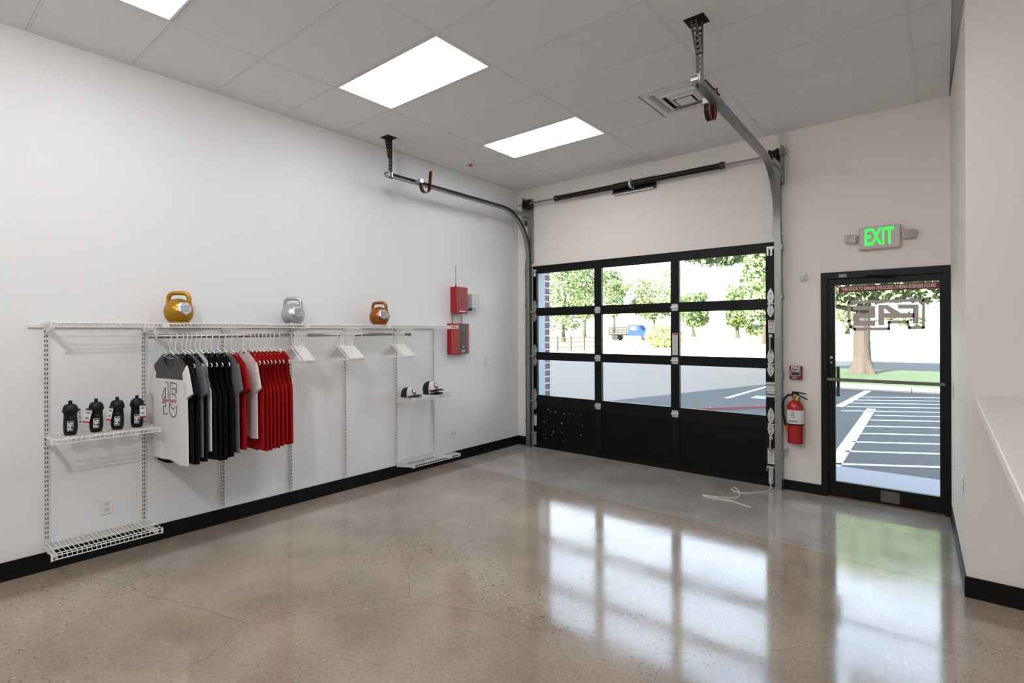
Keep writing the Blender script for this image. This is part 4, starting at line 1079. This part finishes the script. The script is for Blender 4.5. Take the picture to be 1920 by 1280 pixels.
for k in range(10):
    MB().bbox((.0+2.9*k, 0, -.02), (2.885+2.9*k, .25, .15), .02).build('kerb_stone', mat('kerb_concrete', (140, 130, 122), .9, noise=.08, nscale=15), cb)
struct(MB().box((3.3, .3, GZ_-.02), (14, 1.5, -.012)).build('ground_sidewalk', M_CONC))
struct(MB().box((-.2, .0, -.16), (4.8, .42, -.012)).build('ground_threshold', M_CONC))
# painted lines
def stripe(p0, p1, wd):
    a_, b_ = Vector((*p0, 0)), Vector((*p1, 0)); d = (b_-a_).normalized(); n = Vector((-d.y, d.x, 0))*wd/2
    f = MB(); q = [a_-n, b_-n, b_+n, a_+n]
    f.add([(v.x, v.y, GZ_+.001) for v in q]+[(v.x, v.y, GZ_+.004) for v in q], [(4, 5, 6, 7), (0, 1, 5, 4), (1, 2, 6, 5), (2, 3, 7, 6), (3, 0, 4, 7)]); return f
t = thing('hatched_bay_marking', 'white hatched no-parking marking on the asphalt outside the exit door', 'road marking', (0, 0, 0))
stripe((3.60, 1.62), (3.455, 8.22), .16).build('border_line', M_PAINT, t)
stripe((2.86, 8.15), (3.02, 12.4), .16).build('border_line', M_PAINT, t)
for yk in (2.64, 3.585, 4.42, 5.31, 6.18, 7.04, 7.78, 8.49, 9.29, 10.07, 10.8, 11.6):
    xl = 3.6 if yk < 8.3 else 3.0
    if yk == 8.49: xl = 3.0
    xr_ = min(7.2, 4.63+(12.42-yk)/.62)
    stripe((xl, yk+(xl-4.63)*.62), (xr_, yk+(xr_-4.63)*.62), .085).build('hatch_line', M_PAINT, t)
tag(stripe((.434, 8.2), (.53, 12.2), .11).build('bay_line', M_PAINT), 'white parking bay line seen through the roll-up door', 'road marking')
t = thing('blue_bay_marking', 'blue painted patch with white edge on the asphalt', 'road marking', (1.3, 8.9, GZ_))
MB().box((-.3, -.25, .001), (.5, .3, .003)).build('paint', mat('paint_blue', (120, 155, 190), .8), t)
MB().box((-.4, -.25, .001), (-.3, .3, .004)).build('edge_line', M_PAINT, t)
t = thing('wheel_stop', 'low red painted wheel stop lying on the shaded asphalt', 'wheel stop', (1.15, 6.35, GZ_), None, math.atan2(.95, .74))
f = MB(); f.prism([(-.09, 0), (.09, 0), (.05, .05), (-.05, .05)], lambda u, v, w_: (w_-.9, u, v), 1.8); f.build('block', mat('kerb_red', (84, 34, 34), .8, noise=.15, nscale=20), t)
f = MB()
for x in (-.6, .6): f.lathe([(.02, .045), (.02, .058), (.0, .06)], 8, (x, 0, 0))
f.build('anchor_pin', M_GALV, t)
# brick pier at the building corner
t = thing('brick_pier', 'purple-grey brick pier outside the roll-up door', 'pier', (-.575, .31, GZ_))
MB().box((0.01, .01, 0), (.64, .40, 4.0)).build('mortar_core', mat('mortar', (188, 180, 180), .9), t)
M_BRICK = mat('pier_brick', (142, 116, 126), .85, noise=.15, nscale=12, bump=.4, bscale=80)
b0 = None
for k in range(38):
    for j in range(2):
        for i in range(2):
            if b0 is None: b0 = MB().bbox((0, 0, 0), (.312, .198, .094), .004).build('brick', M_BRICK, t); o = b0
            else: o = bpy.data.objects.new('brick', b0.data); COL.objects.link(o); o.parent = t
            o.location = (.006+.322*i, .004+.204*j, .003+.104*k)
# door jamb liners outside
struct(MB().box((GX0-.002, .05, 0), (GX0+.01, .3, GZ)).build('trim_1', mat('jamb_grey', (150, 158, 168), .5)))

def leaves(mb, centre, rad, n, size, rnd, zmin=-99):
    for _ in range(n):
        while True:
            p_ = Vector((rnd.uniform(-1, 1), rnd.uniform(-1, 1), rnd.uniform(-1, 1)))
            if .15 < p_.length < 1: break
        p_ = Vector((centre[0]+p_.x*rad[0], centre[1]+p_.y*rad[1], centre[2]+p_.z*rad[2]))
        if p_.z < zmin: continue
        a = Vector((rnd.gauss(0, 1), rnd.gauss(0, 1), rnd.gauss(0, .7))).normalized(); b = a.orthogonal().normalized(); b = Matrix.Rotation(rnd.uniform(0, 6.28), 3, a) @ b
        s_ = size*rnd.uniform(.7, 1.3); c_ = a.cross(b)
        mb.add([p_-b*s_, p_+c_*s_*.42, p_+b*s_, p_-c_*s_*.42], [(0, 1, 2, 3)])
M_LEAF = mat('leaf_green', (98, 116, 72), .8, noise=.35, nscale=3); M_LEAF2 = mat('leaf_olive', (116, 128, 84), .8, noise=.35, nscale=2)
M_BARK = mat('bark', (58, 49, 43), .95, noise=.35, nscale=14, bump=1, bscale=30)
def tree(label, base, hgt, r0, crowns, nleaf, size, seed, m=None, limbs=(), bark=None, group='trees across the road'):
    rnd = random.Random(seed); t = thing('tree', label, 'tree', base, group)
    f = MB()
    n = 10; P_ = []; R_ = []
    for i in range(n+1):
        q = i/n; P_.append((.12*math.sin(q*3+seed), .1*math.sin(q*2.2+seed*2), hgt*q)); R_.append(r0*(1.55-1.0*min(1, q*5) if q < .12 else .93-.45*q))
    nr = 30; rid = [1+rnd.uniform(-.05, .05) for _ in range(nr)]; vs = []
    for i in range(n*3+1):
        q = i/(n*3); r_ = r0*((1.42-.5*min(1, q*8)) if q < .125 else .95-.45*q)
        for k_ in range(nr):
            a = 2*PI*k_/nr; rr_ = r_*(rid[k_]+.035*math.sin(7*a+9*q*hgt*.3)+rnd.uniform(-.025, .025)+(.12*math.sin(5*a+seed)*max(0, 1-q*9)))
            vs.append((.12*math.sin(q*3+seed)+rr_*math.cos(a), .1*math.sin(q*2.2+seed*2)+rr_*math.sin(a), hgt*q))
    f.add(vs, [(i*nr+k_, i*nr+(k_+1) % nr, (i+1)*nr+(k_+1) % nr, (i+1)*nr+k_) for i in range(n*3) for k_ in range(nr)]+[tuple(range(n*3*nr, n*3*nr+nr))])
    for (z, dx, dy, dz, r) in limbs: f.tube([(0, 0, z), (dx*.4, dy*.4, z+dz*.45), (dx, dy, z+dz)], [r, r*.75, r*.35], 8)
    f.build('trunk', bark or M_BARK, t, smooth=True)
    f = MB(); tot = sum(c[3]*c[4]*c[5] for c in crowns)
    for c in crowns: leaves(f, c[:3], c[3:6], int(nleaf*c[3]*c[4]*c[5]/tot), size, rnd)
    tag(f.build('foliage', m or M_LEAF, t), kind='stuff')
tree('big tree with ridged trunk on the lawn outside the exit door', (2.47, 17.9, GZ_+.12), 4.2, .31,
     [(0, 0, 4.9, 4.2, 3.2, 2.3), (-2.0, -.6, 3.1, 1.3, 1.0, .75), (1.9, -.4, 3.1, 1.2, 1.0, .6), (.3, -1.0, 3.0, 1.1, .8, .5), (1.15, -.3, 1.95, .6, .5, .3), (-2.4, .2, 2.4, .9, .8, .6), (3.0, .2, 2.8, 1.0, .9, .6), (-3.4, 0, 2.6, .9, .9, .8), (4.2, .3, 3.0, 1.2, 1, .8)], 24000, .14, 4,
     limbs=((2.6, -1.9, -.3, 1.5, .13), (2.9, 2.2, -.2, 1.3, .13), (3.2, .8, .6, 1.6, .12), (1.9, 1.3, -.3, .2, .04), (2.3, -2.3, -.4, .5, .10)), group=None)
tree('trunk of a tree beyond the road, coloured pale for sun glare', (-6.4, 30.2, terr(30.2)), 7.0, .46, [(0, 0, 8.2, 3.6, 3.2, 2.2)], 3000, .3, 9, bark=mat('bark_sun_glare', (206, 198, 190), .9, noise=.1, nscale=5), limbs=((4.2, -2, 0, 2, .15), (4.5, 2, 0, 2, .15)), group=None)  # sun glare on the trunk is put into its bark colour
def far(q, dist):
    d = (FW + RT*((q[0]-PPX)/FPX) - UP*((q[1]-PPY)/FPX)); P_ = CAM + d*dist; return P_
def tz(y): return terr(y) if y < 62 else 1.2+(y-62)*.01
def blobs(h, c, k):
    q = random.Random(90+k); o = [(0, 0, h*.55, c*.75, c*.75, h*.34)]
    for _ in range(9):
        a = q.uniform(0, 6.28); d = q.uniform(.35, .95)*c; e = q.uniform(.28, .55)*c
        o.append((d*math.cos(a), d*math.sin(a), h*q.uniform(.18, .95), e, e, e*q.uniform(.6, .9)))
    return o
for k, (px, dist, hgt, cr_, lb) in enumerate(((1058, 60, 12, 3.6, 'leafy tree behind the rail fence, farthest along the brick pier side'), (1096, 70, 10.5, 2.8, 'smaller leafy tree with forked trunk behind the rail fence'), (1150, 86, 12, 2.6, 'tree behind the parked truck, taller than its neighbours'),
        (1226, 74, 9, 3.8, 'broad tree behind the blue truck'), (1300, 62, 5.0, 2.2, 'small tree beside the pale trunk across the road'), (1384, 56, 5.0, 2.5, 'round tree across the road with a low crown'), (1437, 46, 10.5, 2.9, 'tall tree across the road nearest the exit door side'), (1590, 60, 7, 4.0, 'tree far behind the lawn tree'))):
    P_ = far((px, 630), dist); y_ = P_.y; x_ = P_.x
    tree(lb, (x_, y_, tz(y_)), hgt*.55, .22, blobs(hgt, cr_, k), 4200, .24, 30+k, M_LEAF2 if k % 2 else M_LEAF, limbs=((hgt*.3, cr_*.5, 0, hgt*.25, .09), (hgt*.32, -cr_*.5, 0, hgt*.22, .09)))
P_ = far((1245, 645), 46); t = thing('shrub', 'rounded light green shrub on the far side of the road', 'shrub', (P_.x, P_.y, tz(P_.y)))
f = MB(); rnd = random.Random(77); leaves(f, (0, 0, .95), (1.65, 1.4, 1.1), 2600, .16, rnd, .02); tag(f.build('foliage', mat('leaf_pale', (150, 160, 96), .8, noise=.3, nscale=3), t), kind='stuff')
f = MB()
for a in (0, 1.3, 2.5, 3.8, 5.1): f.tube([(0, 0, 0), (.5*math.cos(a), .5*math.sin(a), .9)], [.05, .02], 6)
f.build('stem', M_BARK, t)
# rail fence
Pa, Pb = far((1020, 630), 45), far((1120, 630), 44); t = thing('rail_fence', 'weathered three-rail timber fence in front of the trees', 'fence', (Pa.x, Pa.y, tz(Pa.y)))
M_TIMB = mat('grey_timber', (66, 58, 52), .9, noise=.2, nscale=6)
dv = Vector((Pb.x-Pa.x, Pb.y-Pa.y, tz(Pb.y)-tz(Pa.y)))
for k in range(5):
    q = dv*(k/4); MB().box((q.x-.08, q.y-.08, q.z-.2), (q.x+.08, q.y+.08, q.z+1.25)).build('fence_post', M_TIMB, t)
for z in (.35, .75, 1.12): MB().tube([(0, 0, z), (dv.x, dv.y, dv.z+z)], .055, 6).build('fence_rail', M_TIMB, t)
# blue flatbed truck
P_ = far((1186, 629), 58); t = thing('flatbed_truck', 'blue flatbed truck with wooden stake sides parked far off', 'truck', (P_.x, P_.y, tz(P_.y)), None, .1)
MB().bbox((-2.4, -.9, .55), (-.3, .9, .72), .03).build('flatbed', mat('bed_brown', (46, 35, 31), .9, spec=.1), t)
for k in range(5): MB().box((-2.35+.5*k, -.9, .72), (-2.28+.5*k, -.84, 1.45)).build('stake', mat('bed_brown', (46, 35, 31), .9, spec=.1), t)
for z in (.85, 1.08, 1.3): MB().box((-2.4, -.94, z), (-.3, -.9, z+.12)).build('side_board', mat('bed_brown', (46, 35, 31), .9, spec=.1), t)
f = MB(); f.prism([(-.2, .5), (2.3, .5), (2.3, .95), (1.35, 1.05), (.95, 1.65), (-.1, 1.7), (-.2, 1.55)], lambda u, v, w_: (u, -.88+w_, v), 1.76); cab = f.build('cab', mat('truck_blue', (22, 46, 104), .7, spec=.15), t)
f = MB(); f.prism([(.0, 1.1), (.85, 1.1), (.72, 1.52), (.0, 1.55)], lambda u, v, w_: (u, -.885+w_, v), .01); f.build('window_glass', mat('truck_glass', (70, 80, 92), .4, spec=.2), cab)
for x in (-1.7, 1.55):
    for y in (-.85, .65): MB().lathe([(.1, y), (.34, y), (.36, y+.04), (.36, y+.16), (.34, y+.2), (.1, y+.2)], 18, (x, 0, .36), 'y').build('wheel', M_BLACK, t, smooth=True)
